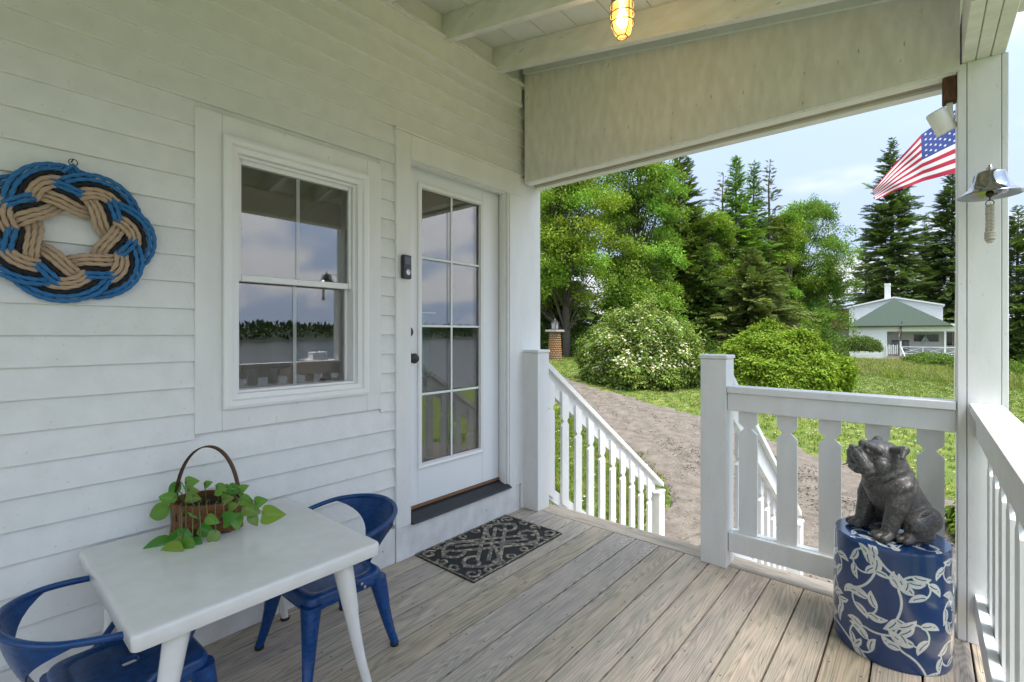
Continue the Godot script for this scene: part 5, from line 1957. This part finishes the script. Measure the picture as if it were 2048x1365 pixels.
func build_yard_things() -> void:
	var ft := flag_texture()
	var fm := mat("flag_cloth", Color.WHITE, 0.8)
	fm.albedo_texture = ft
	fm.backlight_enabled = true
	fm.backlight = Color(0.7, 0.7, 0.7)
	var px := 2.62
	var pz := -7.24
	var gy := ground(px, pz)
	var o := thing("flagpole", "flagpole hidden behind the corner post, with its halyard", "flagpole", Vector3(px, gy, pz))
	var mb := MB.new()
	mb.tube(PackedVector3Array([Vector3(0, -0.1, 0), Vector3(0, 3.0, 0), Vector3(0, 6.2, 0)]), [0.03, 0.026, 0.02], 12)
	part(o, "pole", mb, M.vinyl)
	mb = MB.new()
	mb.ball(Vector3(0, 6.24, 0), Vector3(0.05, 0.05, 0.05))
	part(o, "ball_finial", mb, M.brass_grey)
	mb = MB.new()
	mb.tube(PackedVector3Array([Vector3(-0.22, 1.3, 0.19), Vector3(-0.20, 3.0, 0.18), Vector3(-0.02, 6.15, 0.02)]), 0.004, 5)
	mb.tube(PackedVector3Array([Vector3(-0.18, 1.3, 0.15), Vector3(-0.15, 3.0, 0.12), Vector3(-0.01, 6.15, 0.01)]), 0.004, 5)
	mb.tube(PackedVector3Array([Vector3(-0.22, 1.3, 0.19), Vector3(-0.1, 1.22, 0.08), Vector3(-0.03, 1.2, 0.0), Vector3(-0.1, 1.22, 0.08), Vector3(-0.18, 1.3, 0.15)]), 0.004, 5)
	part(o, "halyard", mb, M.rope_white)
	o = thing("big_flag", "large United States flag flying from behind the corner post", "flag")
	var view := Vector3(-0.06, -0.35, 0.93).normalized()
	cloth_flag(o, [Vector3(2.60, 3.79, -7.22), Vector3(2.60, 3.00, -7.22), Vector3(2.13, 3.36, -6.82), Vector3(2.15, 2.86, -6.84), Vector3(1.735, 2.76, -6.48), Vector3(1.76, 2.66, -6.50)], fm, 0.022, view)

	# stone pillar with a lantern
	var p := Vector3(-10.98, 0, -18.51)
	p.y = ground(p.x, p.z) - 0.05
	o = thing("stone_pillar", "round cobblestone gate pillar with a flat cap beyond the left newel post", "pillar", p)
	mb = MB.new()
	mb.lathe([Vector2(0.31, 0.0), Vector2(0.24, 1.36)], 20)
	part(o, "core", mb, M.mortar)
	mb = MB.new()
	var rows := 13
	for r in rows:
		var rad := lerpf(0.305, 0.24, r / 12.0)
		var cnt := 15
		for k in cnt:
			var a := TAU * (k + 0.5 * (r % 2)) / cnt + rng.randfn() * 0.03
			mb.x = Transform3D(Basis(Vector3.UP, -a), Vector3(cos(a) * rad, 0.06 + r * 0.103, sin(a) * rad))
			mb.ball(Vector3.ZERO, Vector3(0.045, 0.047 * rng.randf_range(0.85, 1.1), 0.058 * rng.randf_range(0.85, 1.1)), 8, 5)
	var cob := part(o, "cobbles", mb, M.cobble)
	cob.set_meta("kind", "stuff")
	mb = MB.new()
	mb.box(Vector3(-0.33, 1.36, -0.33), Vector3(0.33, 1.46, 0.33), 0.02)
	part(o, "cap", mb, M.cap_stone)
	o = thing("lantern", "grey metal lantern standing on the stone pillar", "lantern", p + Vector3(0, 1.46, 0))
	mb = MB.new()
	mb.box(Vector3(-0.15, 0.0, -0.15), Vector3(0.15, 0.05, 0.15), 0.01)
	part(o, "base", mb, M.dark_metal)
	for sx in [-1, 1]:
		for sz in [-1, 1]:
			mb = MB.new()
			mb.box(Vector3(sx * 0.12 - 0.012, 0.05, sz * 0.12 - 0.012), Vector3(sx * 0.12 + 0.012, 0.34, sz * 0.12 + 0.012), 0.002)
			part(o, "corner_bar", mb, M.dark_metal)
	mb = MB.new()
	mb.box(Vector3(-0.11, 0.05, -0.11), Vector3(0.11, 0.34, 0.11), 0.0)
	part(o, "glass", mb, M.lantern_glass)
	mb = MB.new()
	mb.lathe([Vector2(0.20, 0.34), Vector2(0.12, 0.44), Vector2(0.05, 0.47), Vector2(0.05, 0.52), Vector2(0.0, 0.54)], 4)
	part(o, "roof", mb, M.dark_metal)
	# bird box on the tree trunk beside the pillar
	build_far_house(fm)


func siding(mb: MB, x0: float, x1: float, y0: float, y1: float, z: float, lap := 0.14) -> void:
	var y := y0
	while y < y1 - 0.001:
		var t := minf(y + lap, y1)
		mb.face([Vector3(x0, y, z + 0.03), Vector3(x1, y, z + 0.03), Vector3(x1, t, z), Vector3(x0, t, z)], Vector3(0, 0.2, 1).normalized())
		mb.face([Vector3(x0, y, z), Vector3(x1, y, z), Vector3(x1, y, z + 0.03), Vector3(x0, y, z + 0.03)], Vector3(0, -1, 0))
		y += lap


func build_far_house(fm: Material) -> void:
	var o := thing("far_house", "white house with a green hip roof and porch across the lawn", "house", Vector3.ZERO)
	var z := -62.0
	var mb := MB.new()
	siding(mb, -3.73, -0.585, -1.9, 1.95, z)
	siding(mb, -0.585, 4.9, -0.95, 1.45, -64.5, 0.16)
	mb.box(Vector3(-3.74, -2.4, -67.9), Vector3(-0.60, 1.95, z - 0.03), 0)
	mb.box(Vector3(-0.62, -2.4, -67.9), Vector3(6.5, 1.95, -64.54), 0)
	part(o, "wall", mb, M.far_white)
	mb = MB.new()
	siding(mb, -4.32, 3.80, 1.9, 4.15, -68.0, 0.16)
	mb.prism(PackedVector2Array([Vector2(-4.32, 1.0), Vector2(3.8, 1.0), Vector2(3.8, 4.12), Vector2(-0.24, 5.08), Vector2(-4.32, 4.18)]), -72.0, -68.02)
	part(o, "rear_gable", mb, M.far_white)
	for s in [[Vector3(-4.5, 4.13, 0), Vector3(-0.24, 5.10, 0)], [Vector3(-0.24, 5.10, 0), Vector3(3.95, 4.10, 0)]]:
		mb = MB.new()
		var a: Vector3 = s[0]
		var b: Vector3 = s[1]
		mb.prism(PackedVector2Array([Vector2(a.x, a.y), Vector2(b.x, b.y), Vector2(b.x, b.y + 0.16), Vector2(a.x, a.y + 0.16)]), -72.2, -67.8)
		part(o, "rear_roof", mb, M.far_white)
	mb = MB.new()
	var A := Vector3(-3.95, 1.98, z + 0.4)
	var Bq := Vector3(4.35, 1.98, z + 0.4)
	var P := Vector3(-0.17, 4.93, -66.0)
	var P2 := Vector3(-0.17, 4.93, -68.0)
	mb.face([A, Bq, P])
	mb.face([A, P, P2, Vector3(-4.1, 1.98, -68.0)])
	mb.face([Bq, Vector3(4.5, 1.98, -68.0), P2, P])
	mb.face([A + Vector3(0, -0.1, 0), Bq + Vector3(0, -0.1, 0), Bq, A], Vector3(0, 0, 1))
	mb.face([A + Vector3(0, -0.1, 0), Bq + Vector3(0, -0.1, 0), Vector3(4.5, 1.88, -68.0), Vector3(-4.1, 1.88, -68.0)], Vector3(0, -1, 0))
	part(o, "hip_roof", mb, M.green_roof)
	mb = MB.new()
	mb.box(Vector3(-0.63, 1.39, z - 0.12), Vector3(6.5, 1.88, z), 0.01)
	part(o, "frieze_board", mb, M.far_white)
	mb = MB.new()
	mb.box(Vector3(4.2, 1.9, -66.0), Vector3(7.5, 2.12, z + 0.2), 0.01)
	part(o, "porch_roof_edge", mb, M.far_white)
	mb = MB.new()
	mb.box(Vector3(-1.07, 4.2, -68.6), Vector3(-0.56, 6.6, -68.05), 0.01)
	mb.box(Vector3(-1.10, 6.6, -68.63), Vector3(-0.53, 6.75, -68.02), 0.02)
	part(o, "chimney", mb, M.far_white)
	mb = MB.new()
	mb.box(Vector3(-0.585, -1.02, -64.5), Vector3(6.5, -0.90, z), 0.01)
	part(o, "porch_floor", mb, M.grey_floor)
	mb = MB.new()
	mb.box(Vector3(0.9, -2.3, z - 0.1), Vector3(6.5, -1.02, z - 0.04), 0.01)
	part(o, "skirting", mb, M.far_white)
	for px in [3.75, 6.4]:
		mb = MB.new()
		mb.box(Vector3(px, -0.9, z - 0.12), Vector3(px + 0.14, 1.39, z + 0.02), 0.01)
		part(o, "porch_post", mb, M.far_white)
	# crossed railing
	for k in 3:
		var xa := 0.62 + k * 1.57
		for bar in [[Vector3(xa, -0.15, z), Vector3(xa + 1.57, -0.15, z), 0.04], [Vector3(xa, -0.82, z), Vector3(xa + 1.57, -0.82, z), 0.035], [Vector3(xa, -0.8, z), Vector3(xa + 1.57, -0.18, z), 0.025], [Vector3(xa, -0.18, z - 0.04), Vector3(xa + 1.57, -0.8, z - 0.04), 0.025], [Vector3(xa, -0.9, z), Vector3(xa, -0.12, z), 0.05]]:
			mb = MB.new()
			mb.tube(PackedVector3Array([bar[0], bar[1]]), bar[2], 4)
			part(o, "railing_bar", mb, M.far_white)
	for k in 5:
		mb = MB.new()
		mb.box(Vector3(-0.46 + k * 0.165, -0.9, z + 0.01), Vector3(-0.36 + k * 0.165, 0.08 if k % 2 == 0 else 0.0, z + 0.05), 0.005)
		part(o, "picket", mb, M.far_white)
	for px in [-0.6, 0.5]:
		mb = MB.new()
		mb.box(Vector3(px - 0.07, -1.6, z + 0.02), Vector3(px + 0.07, 0.0 if px < 0 else 0.42, z + 0.16), 0.01)
		part(o, "stair_post", mb, M.far_white)
	mb = MB.new()
	mb.tube(PackedVector3Array([Vector3(0.52, -0.12, z + 0.1), Vector3(0.86, -1.1, z + 0.75), Vector3(0.86, -1.8, z + 0.8)]), 0.06, 4)
	part(o, "stair_handrail", mb, M.far_white)
	for k in 4:
		mb = MB.new()
		mb.box(Vector3(-0.54, -2.4, z + 0.1 + k * 0.28), Vector3(0.82, -1.05 - k * 0.22, z + 0.38 + k * 0.28), 0.01)
		part(o, "step", mb, M.raw_wood)
	# windows on the porch wall
	for q in [[1.49, 3.40, 0.37, 1.09], [4.0, 4.9, 0.0, 1.29]]:
		var w := Node3D.new()
		w.name = "window"
		o.add_child(w, true)
		mb = MB.new()
		mb.box(Vector3(q[0] - 0.08, q[2] - 0.08, -64.47), Vector3(q[1] + 0.08, q[3] + 0.08, -64.42), 0.01)
		part(w, "frame", mb, M.far_white)
		for h in 2:
			mb = MB.new()
			var mid: float = (q[0] + q[1]) * 0.5
			mb.box(Vector3(q[0] if h == 0 else mid + 0.03, q[2], -64.43), Vector3(mid - 0.03 if h == 0 else q[1], q[3], -64.40), 0.0)
			part(w, "pane", mb, M.dark_glass)
	# model sailboat in the far window
	var sb := thing("model_sailboat", "pale triangular sail of a model boat in the far porch window", "sailboat", Vector3(2.38, -0.9, -64.2))
	mb = MB.new()
	mb.box(Vector3(-0.03, 0.0, -0.03), Vector3(0.03, 1.27, 0.03), 0.0)
	mb.box(Vector3(-0.3, 1.27, -0.06), Vector3(0.3, 1.33, 0.06), 0.02)
	part(sb, "hull", mb, M.far_white)
	mb = MB.new()
	mb.prism(PackedVector2Array([Vector2(-0.30, 1.36), Vector2(0.0, 1.36), Vector2(0.0, 1.86)]), -0.01, 0.01)
	mb.prism(PackedVector2Array([Vector2(0.03, 1.36), Vector2(0.26, 1.36), Vector2(0.03, 1.80)]), -0.01, 0.01)
	part(sb, "sail", mb, M.sail)
	# rocking chairs
	for k in 2:
		var c := thing("rocking_chair", ["dark rocking chair on the far porch behind the picket gate", "dark rocking chair on the far porch right of the small flag"][k], "chair", Vector3(0.02 + k * 0.82, -0.9, -63.4), "rocking chairs on the far porch")
		for i in 6:
			mb = MB.new()
			mb.box(Vector3(-0.27 + i * 0.1, 0.42, -0.25 - 0.02), Vector3(-0.22 + i * 0.1, 1.30, -0.25 + 0.02), 0.005)
			part(c, "back_slat", mb, M.black_paint)
		mb = MB.new()
		mb.box(Vector3(-0.30, 1.28, -0.28), Vector3(0.30, 1.40, -0.22), 0.01)
		part(c, "crest_rail", mb, M.black_paint)
		mb = MB.new()
		mb.box(Vector3(-0.29, 0.38, -0.25), Vector3(0.29, 0.43, 0.28), 0.01)
		part(c, "seat", mb, M.black_paint)
		for s in [-1, 1]:
			mb = MB.new()
			mb.box(Vector3(s * 0.3 - 0.04, 0.64, -0.25), Vector3(s * 0.3 + 0.04, 0.68, 0.32), 0.01)
			part(c, "armrest", mb, M.black_paint)
			for zz in [-0.22, 0.24]:
				mb = MB.new()
				mb.box(Vector3(s * 0.28 - 0.025, 0.04, zz - 0.025), Vector3(s * 0.28 + 0.025, 0.65, zz + 0.025), 0.004)
				part(c, "leg", mb, M.black_paint)
			mb = MB.new()
			mb.tube(PackedVector3Array([Vector3(s * 0.28, 0.07, -0.5), Vector3(s * 0.28, 0.025, 0.0), Vector3(s * 0.28, 0.07, 0.45)]), 0.025, 5)
			part(c, "rocker", mb, M.black_paint)
	# small flag on the far porch
	var sf := thing("small_flag", "small United States flag hanging on a pole at the far porch steps", "flag", Vector3(0.5, 0.42, z + 0.12))
	mb = MB.new()
	mb.tube(PackedVector3Array([Vector3(0, -0.02, 0), Vector3(0.05, 1.0, 0), Vector3(0.1, 2.0, 0)]), 0.025, 6)
	part(sf, "pole", mb, M.dark_metal)
	cloth_flag(sf, [Vector3(0.09, 1.85, 0.03), Vector3(0.03, 1.0, 0.03), Vector3(-0.05, 1.3, 0.03), Vector3(-0.09, 0.6, 0.03), Vector3(-0.20, 0.45, 0.03), Vector3(0.10, 0.12, 0.03)], fm, 0.03, Vector3(0, 0, 1))
	# outbuildings behind it
	o = thing("red_shed", "rusty red brown building half hidden left of the far white house", "building", Vector3.ZERO)
	mb = MB.new()
	mb.box(Vector3(-7.2, -1.5, -80.0), Vector3(-4.9, 4.3, -75.0), 0.02)
	part(o, "wall", mb, M.rust_wall)
	mb = MB.new()
	mb.box(Vector3(-7.4, 4.3, -80.2), Vector3(-4.7, 4.42, -74.8), 0.02)
	part(o, "roof", mb, M.dark_metal)
	o = thing("grey_shed", "pale grey shed with a low roof at the left of the far white house", "building", Vector3.ZERO)
	mb = MB.new()
	mb.box(Vector3(-7.0, -1.6, -74.0), Vector3(-4.4, 1.6, -71.0), 0.02)
	part(o, "wall", mb, M.shed_wall)
	mb = MB.new()
	mb.x = Transform3D.IDENTITY
	mb.prism(PackedVector2Array([Vector2(-7.4, 1.55), Vector2(-4.3, 2.35), Vector2(-4.3, 2.5), Vector2(-7.4, 1.7)]), -74.3, -70.7)
	part(o, "roof", mb, M.shed_roof)
	# boat on the lake, which the door glass mirrors
	o = thing("moored_boat", "white boat moored out on the lake", "boat", Vector3(70, -3.9, -38))
	mb = MB.new()
	var rings := []
	for i in 9:
		var t := i / 8.0
		var wd := 1.1 * pow(sin(PI * (0.12 + 0.80 * t) * 0.62), 0.7) * (1.0 - pow(t, 6.0)) + 0.02
		rings.append(PackedVector3Array([Vector3(-wd, 0.9 + 0.3 * t, -3.5 + t * 7.0), Vector3(-wd * 0.7, 0.0, -3.5 + t * 6.6), Vector3(0, -0.3, -3.5 + t * 6.4), Vector3(wd * 0.7, 0.0, -3.5 + t * 6.6), Vector3(wd, 0.9 + 0.3 * t, -3.5 + t * 7.0)]))
	mb.loft(rings, true, true)
	part(o, "hull", mb, M.far_white)
	mb = MB.new()
	mb.box(Vector3(-0.8, 0.9, -1.0), Vector3(0.8, 2.2, 1.4), 0.1)
	part(o, "cabin", mb, M.far_white)


# ---------------------------------------------------------------- materials
func build_materials() -> void:
	var white := Color.WHITE
	var paint := mottle(1, 512, Color(0.985, 0.985, 0.98), Color(0.945, 0.945, 0.935), Color(0.87, 0.865, 0.85), 0.012, 0.06, 0.84)
	var dirty := mottle(5, 512, Color(1, 1, 1), Color(0.91, 0.905, 0.89), Color(0.60, 0.585, 0.55), 0.02, 0.035, 0.86)
	var fine := ImageTexture.create_from_image(noise(9, 0.05, 4).get_seamless_image(512, 512))
	var streak := ImageTexture.create_from_image(noise(10, 0.06, 4).get_seamless_image(512, 512))
	for i in 3:
		mat("paint%d" % i, L(0.85 - i * 0.012, 0.855 - i * 0.010, 0.85 - i * 0.012), 0.55, 0.0, paint, Vector3(0.9, 0.9, 0.9), streak, 0.05, true, Vector3(i * 0.31, i * 0.17, i * 0.4)).uv1_scale = Vector3(1.4, 1.4, 1.4)
	mat("trim", L(0.85, 0.855, 0.85), 0.5, 0.0, paint, Vector3(1.1, 0.35, 1.1), streak, 0.04)
	mat("skirt", L(0.82, 0.82, 0.815), 0.55, 0.0, mottle(6, 512, Color(1, 1, 1), Color(0.90, 0.895, 0.88), Color(0.38, 0.36, 0.33), 0.012, 0.05, 0.87), Vector3(1.3, 0.9, 1.3), streak, 0.04)
	mat("rail", L(0.80, 0.805, 0.80), 0.45, 0.0, paint, Vector3(1.7, 0.6, 1.7), streak, 0.04)
	mat("beam", L(0.82, 0.83, 0.81), 0.6, 0.0, dirty, Vector3(0.5, 1.2, 1.2), streak, 0.06)
	mat("ceiling", L(0.80, 0.83, 0.80), 0.6, 0.0, paint, Vector3(1.2, 1.2, 0.5), streak, 0.05)
	mat("panel", L(0.78, 0.775, 0.75), 0.7, 0.0, dirty, Vector3(1.6, 0.55, 1.6), streak, 0.12)
	mat("vinyl", L(0.84, 0.84, 0.83), 0.35)
	mat("nail", L(0.55, 0.54, 0.52), 0.6)
	mat("muntin", L(0.78, 0.82, 0.80), 0.4)
	mat("door", L(0.83, 0.85, 0.86), 0.32)
	mat("sill", L(0.035, 0.037, 0.042), 0.55, 0.2, mottle(21, 256, Color(0.9, 0.9, 0.9), Color(1, 1, 1), Color(1, 1, 1), 0.02, 0.1, 0.9), Vector3(2, 2, 2))
	mat("copper", L(0.30, 0.16, 0.09), 0.4, 0.5)
	mat("nickel", L(0.45, 0.44, 0.42), 0.3, 1.0)
	mat("dark_metal", L(0.05, 0.047, 0.044), 0.4, 0.6)
	mat("rust", L(0.16, 0.07, 0.03), 0.8)
	mat("chrome", L(0.34, 0.35, 0.36), 0.12, 1.0)
	mat("brass_grey", L(0.36, 0.32, 0.24), 0.4, 0.8)
	mat("raw_wood", L(0.36, 0.30, 0.22), 0.75, 0.0, dirty, Vector3(1, 1, 1))
	mat("brown_block", L(0.13, 0.055, 0.02), 0.7, 0.0, mottle(23, 256, Color(1, 1, 1), Color(0.6, 0.55, 0.5), Color(0.3, 0.3, 0.3), 0.03, 0.1, 0.9), Vector3(5, 1.5, 5))
	mat("dark_wood", L(0.06, 0.035, 0.022), 0.5)
	mat("gold_wood", L(0.42, 0.20, 0.06), 0.4)
	mat("room", L(0.30, 0.28, 0.25), 0.8)
	mat("room_floor", L(0.10, 0.06, 0.035), 0.5)
	mat("shingle", L(0.09, 0.09, 0.09), 0.9)
	mat("teal", L(0.10, 0.34, 0.32), 0.8)
	var g := mat("glass", Color(1, 1, 1, 0.0), 0.0)
	g.refraction_enabled = true
	g.refraction_scale = 0.07
	g = mat("lantern_glass", Color(0.9, 0.9, 0.9, 0.25), 0.1)
	g.transparency = BaseMaterial3D.TRANSPARENCY_ALPHA
	g = mat("amber_glass", Color(1.0, 0.78, 0.42, 0.20), 0.05)
	g.transparency = BaseMaterial3D.TRANSPARENCY_ALPHA
	mat("dark_glass", L(0.012, 0.014, 0.014), 0.05)
	var b := mat("bulb", Color(1, 0.9, 0.7), 0.5)
	b.emission_enabled = true
	b.emission = Color(1.0, 0.86, 0.58)
	b.emission_energy_multiplier = 2.6
	# deck
	var offs := [0.0, 0.13, 0.37, 0.52, 0.71, 0.9]
	for i in 6:
		mat("plank%d" % i, L(1, 1, 1) * [1.0, 0.965, 0.99, 0.95, 1.0, 0.975][i], 0.75, 0.0, plank_texture(100 + i * 13, [0.0, 0.6, -0.3, 1.0, 0.2, -0.5][i]), Vector3(7.0, 7.0, 0.4), null, 0.0, false, Vector3(0.5, 0.5, offs[i]))
	mat("plank_cross", Color.WHITE, 0.75, 0.0, cross_texture(), Vector3(0.4, 7.0, 7.0), null, 0.0, false, Vector3(0.3, 0.5, 0.5))
	# metal furniture
	mat("blue", L(1, 1, 1), 0.27, 0.0, mottle(31, 512, Color(0.015, 0.29, 0.53), Color(0.01, 0.19, 0.39), Color(0.45, 0.58, 0.62), 0.02, 0.07, 0.84), Vector3(2.6, 5.0, 2.6), null, 0.0, false)
	mat("table", L(0.76, 0.76, 0.74), 0.19, 0.0, mottle(33, 512, Color(1, 1, 1), Color(0.96, 0.96, 0.95), Color(0.62, 0.50, 0.36), 0.01, 0.045, 0.93), Vector3(2.2, 2.2, 2.2))
	mat("rubber", L(0.012, 0.012, 0.012), 0.7)
	mat("mat_worn", L(1, 1, 1), 0.85, 0.0, mottle(35, 512, Color(0.33, 0.315, 0.29), Color(0.52, 0.49, 0.435), Color(0.66, 0.62, 0.545), 0.012, 0.03, 0.55), Vector3(1.8, 1.8, 1.8))
	mat("basket", L(1, 1, 1), 0.55, 0.0, mottle(37, 256, Color(0.50, 0.30, 0.14), Color(0.30, 0.17, 0.08), Color(0.62, 0.40, 0.20), 0.03, 0.08, 0.7), Vector3(9, 9, 9), null, 0.0, false)
	mat("basket_dark", L(0.08, 0.035, 0.014), 0.6)
	mat("soil", L(0.02, 0.014, 0.01), 0.95, 0.0, null, Vector3(8, 8, 8), fine, 0.8)
	var pc := [L(0.11, 0.25, 0.025), L(0.14, 0.22, 0.035), L(0.045, 0.19, 0.016), L(0.18, 0.27, 0.022)]
	for i in 4:
		var p := mat("pothos%d" % i, pc[i], 0.35)
		p.backlight_enabled = true
		p.backlight = Color(0.35, 0.5, 0.2)
	mat("vine", L(0.11, 0.16, 0.04), 0.5)
	mat("black_plastic", L(0.012, 0.012, 0.014), 0.3)
	mat("grey_gloss", L(0.08, 0.085, 0.10), 0.12)
	for q in [["rope_blue", 0.035, 0.19, 0.45], ["rope_black", 0.012, 0.013, 0.018], ["rope_tan", 0.55, 0.40, 0.275], ["rope_white", 0.55, 0.50, 0.42]]:
		mat(q[0], L(q[1], q[2], q[3]), 0.8, 0.0, null, Vector3(30, 30, 30), fine, 0.12)
	mat("dog", L(1, 1, 1), 0.42, 0.0, mottle(41, 512, Color(0.20, 0.195, 0.19), Color(0.40, 0.395, 0.39), Color(0.80, 0.79, 0.78), 0.03, 0.06, 0.78), Vector3(4.0, 4.0, 4.0))
	# outdoors
	mat("lawn", L(1, 1, 1), 0.95, 0.0, mottle(51, 512, Color(0.25, 0.325, 0.085), Color(0.40, 0.44, 0.125), Color(0.52, 0.48, 0.25), 0.015, 0.03, 0.72), Vector3(0.22, 0.22, 0.22), fine, 2.0)
	mat("gravel", L(1, 1, 1), 0.95, 0.0, mottle(53, 1024, Color(0.29, 0.26, 0.225), Color(0.44, 0.405, 0.36), Color(0.57, 0.54, 0.50), 0.007, 0.16, 0.62), Vector3(0.5, 0.5, 0.5), fine, 1.0)
	mat("pebble", Color.WHITE, 0.9).vertex_color_use_as_albedo = true
	var w := mat("water", L(0.02, 0.03, 0.035), 0.08, 0.0, null, Vector3(0.05, 0.05, 0.05), fine, 6.0)
	w.metallic_specular = 0.5
	mat("far_wood", L(0.03, 0.045, 0.02), 0.95)
	mat("bark", L(0.14, 0.115, 0.09), 0.9, 0.0, mottle(55, 256, Color(1, 1, 1), Color(0.6, 0.6, 0.6), Color(1, 1, 1), 0.05, 0.1, 0.9), Vector3(1.5, 0.5, 1.5))
	for q in ["leaf", "needle", "grass", "petal"]:
		var m := mat(q, Color.WHITE, 0.55 if q == "leaf" else 0.75)
		m.vertex_color_use_as_albedo = true
		m.metallic_specular = 0.25
		m.backlight_enabled = true
		m.backlight = Color(0.75, 0.8, 0.4) if q == "leaf" else (Color(0.5, 0.55, 0.3) if q != "petal" else Color(0.4, 0.4, 0.35))
	mat("mortar", L(0.22, 0.17, 0.12), 0.95)
	mat("cobble", L(1, 1, 1), 0.85, 0.0, mottle(57, 256, Color(0.62, 0.46, 0.26), Color(0.42, 0.30, 0.18), Color(0.70, 0.62, 0.50), 0.05, 0.09, 0.7), Vector3(3, 3, 3))
	mat("cap_stone", L(0.30, 0.28, 0.26), 0.9)
	mat("far_white", L(0.84, 0.84, 0.83), 0.6)
	mat("green_roof", L(1, 1, 1), 0.9, 0.0, mottle(59, 256, Color(0.17, 0.225, 0.185), Color(0.245, 0.305, 0.26), Color(0.13, 0.17, 0.145), 0.06, 0.12, 0.7), Vector3(0.5, 1.2, 0.5))
	mat("grey_floor", L(0.28, 0.28, 0.28), 0.8)
	mat("black_paint", L(0.025, 0.028, 0.03), 0.5)
	mat("sail", L(0.55, 0.68, 0.70), 0.7)
	mat("rust_wall", L(0.17, 0.06, 0.04), 0.9)
	mat("shed_wall", L(0.36, 0.34, 0.30), 0.9)
	mat("shed_roof", L(0.30, 0.29, 0.28), 0.9)


func cross_texture() -> ImageTexture:
	var t := plank_texture(190, 0.3)
	var im := t.get_image()
	im.rotate_90(CLOCKWISE)
	return ImageTexture.create_from_image(im)


# ---------------------------------------------------------------- sky
func sky_image() -> Image:
	var w := 1024
	var h := 512
	var data := PackedFloat32Array()
	data.resize(w * h * 3)
	var n := noise(61, 1.0, 5)
	n.fractal_lacunarity = 2.1
	var n2 := noise(67, 0.6, 3)
	var seen_sun := SUN.normalized()
	var zen := Vector3(0.149, 0.194, 0.279)
	var hor := Vector3(0.171, 0.206, 0.270)
	var cloud := Vector3(0.298, 0.305, 0.314)
	for y in h:
		var el := PI * (0.5 - (y + 0.5) / h)
		var up := sin(el)
		var ce := cos(el)
		var base := hor.lerp(zen, clampf(pow(maxf(up, 0.0), 0.55), 0, 1))
		if up < 0:
			base = Vector3(0.30, 0.32, 0.28)
		for x in w:
			var c := base
			if up > 0.0:
				var az := TAU * (x + 0.5) / w
				var k := 1.0 / (up + 0.22)
				var px := sin(az) * ce * k
				var pz := -cos(az) * ce * k
				var q := n.get_noise_2d(px * 0.9 + 0.25 * pz, pz * 1.7) * 0.75 + n2.get_noise_2d(px * 0.6, pz * 0.8) * 0.55 + 0.10
				var cov := smoothstep(-0.02, 0.40, q)
				c = base.lerp(cloud, cov * 0.95)
				# standard partly cloudy sky (CIE type 7): brighter round the veiled sun
				var chi := acos(clampf(Vector3(sin(az) * ce, up, -cos(az) * ce).dot(seen_sun), -1.0, 1.0))
				c *= 1.0 + 5.0 * (exp(-2.5 * chi) - exp(-2.5 * PI / 2)) + 0.3 * cos(chi) * cos(chi)
			var i := (y * w + x) * 3
			data[i] = c.x
			data[i + 1] = c.y
			data[i + 2] = c.z
	return Image.create_from_data(w, h, false, Image.FORMAT_RGBF, data.to_byte_array())


const LAMP_ENERGY := 0.01
const SUN := Vector3(0.35, 0.925, 0.05)


func _ready() -> void:
	rng.seed = 20240611
	# ---- camera
	var cam := Camera3D.new()
	cam.name = "camera"
	add_child(cam)
	cam.position = Vector3(2.143, 1.214, 0.0)
	cam.rotation.y = atan(821.0 / 964.0)
	cam.near = 0.05
	cam.far = 1500.0
	cam.projection = Camera3D.PROJECTION_FRUSTUM
	cam.size = 1365.0 / 964.0 * cam.near
	cam.frustum_offset = Vector2(0.0, -15.5 / 964.0 * cam.near)
	cam.current = true
	# ---- sky, exposure
	var env := Environment.new()
	env.background_mode = Environment.BG_SKY
	var sm := PanoramaSkyMaterial.new()
	sm.panorama = ImageTexture.create_from_image(sky_image())
	var sky := Sky.new()
	sky.sky_material = sm
	env.sky = sky
	env.background_energy_multiplier = 1.0
	env.tonemap_mode = Environment.TONE_MAPPER_LINEAR
	env.tonemap_exposure = 4.2
	env.sdfgi_enabled = true
	env.ssao_enabled = true
	env.ssil_enabled = true
	var we := WorldEnvironment.new()
	we.name = "environment"
	we.environment = env
	add_child(we)
	# ---- sun veiled by thin cloud over the lake
	var sun := DirectionalLight3D.new()
	sun.name = "sun"
	add_child(sun)
	sun.look_at_from_position(Vector3.ZERO, -SUN, Vector3.UP)
	sun.light_color = Color(1.0, 0.965, 0.91)
	sun.light_energy = 0.58
	sun.light_angular_distance = 28
	sun.shadow_enabled = true

	build_materials()
	print("materials ", Time.get_ticks_msec())
	build_ground()
	print("ground ", Time.get_ticks_msec())
	build_house()
	build_porch()
	print("porch ", Time.get_ticks_msec())
	build_furniture()
	print("furniture ", Time.get_ticks_msec())
	build_yard_things()
	build_plants()
	print("plants ", Time.get_ticks_msec())
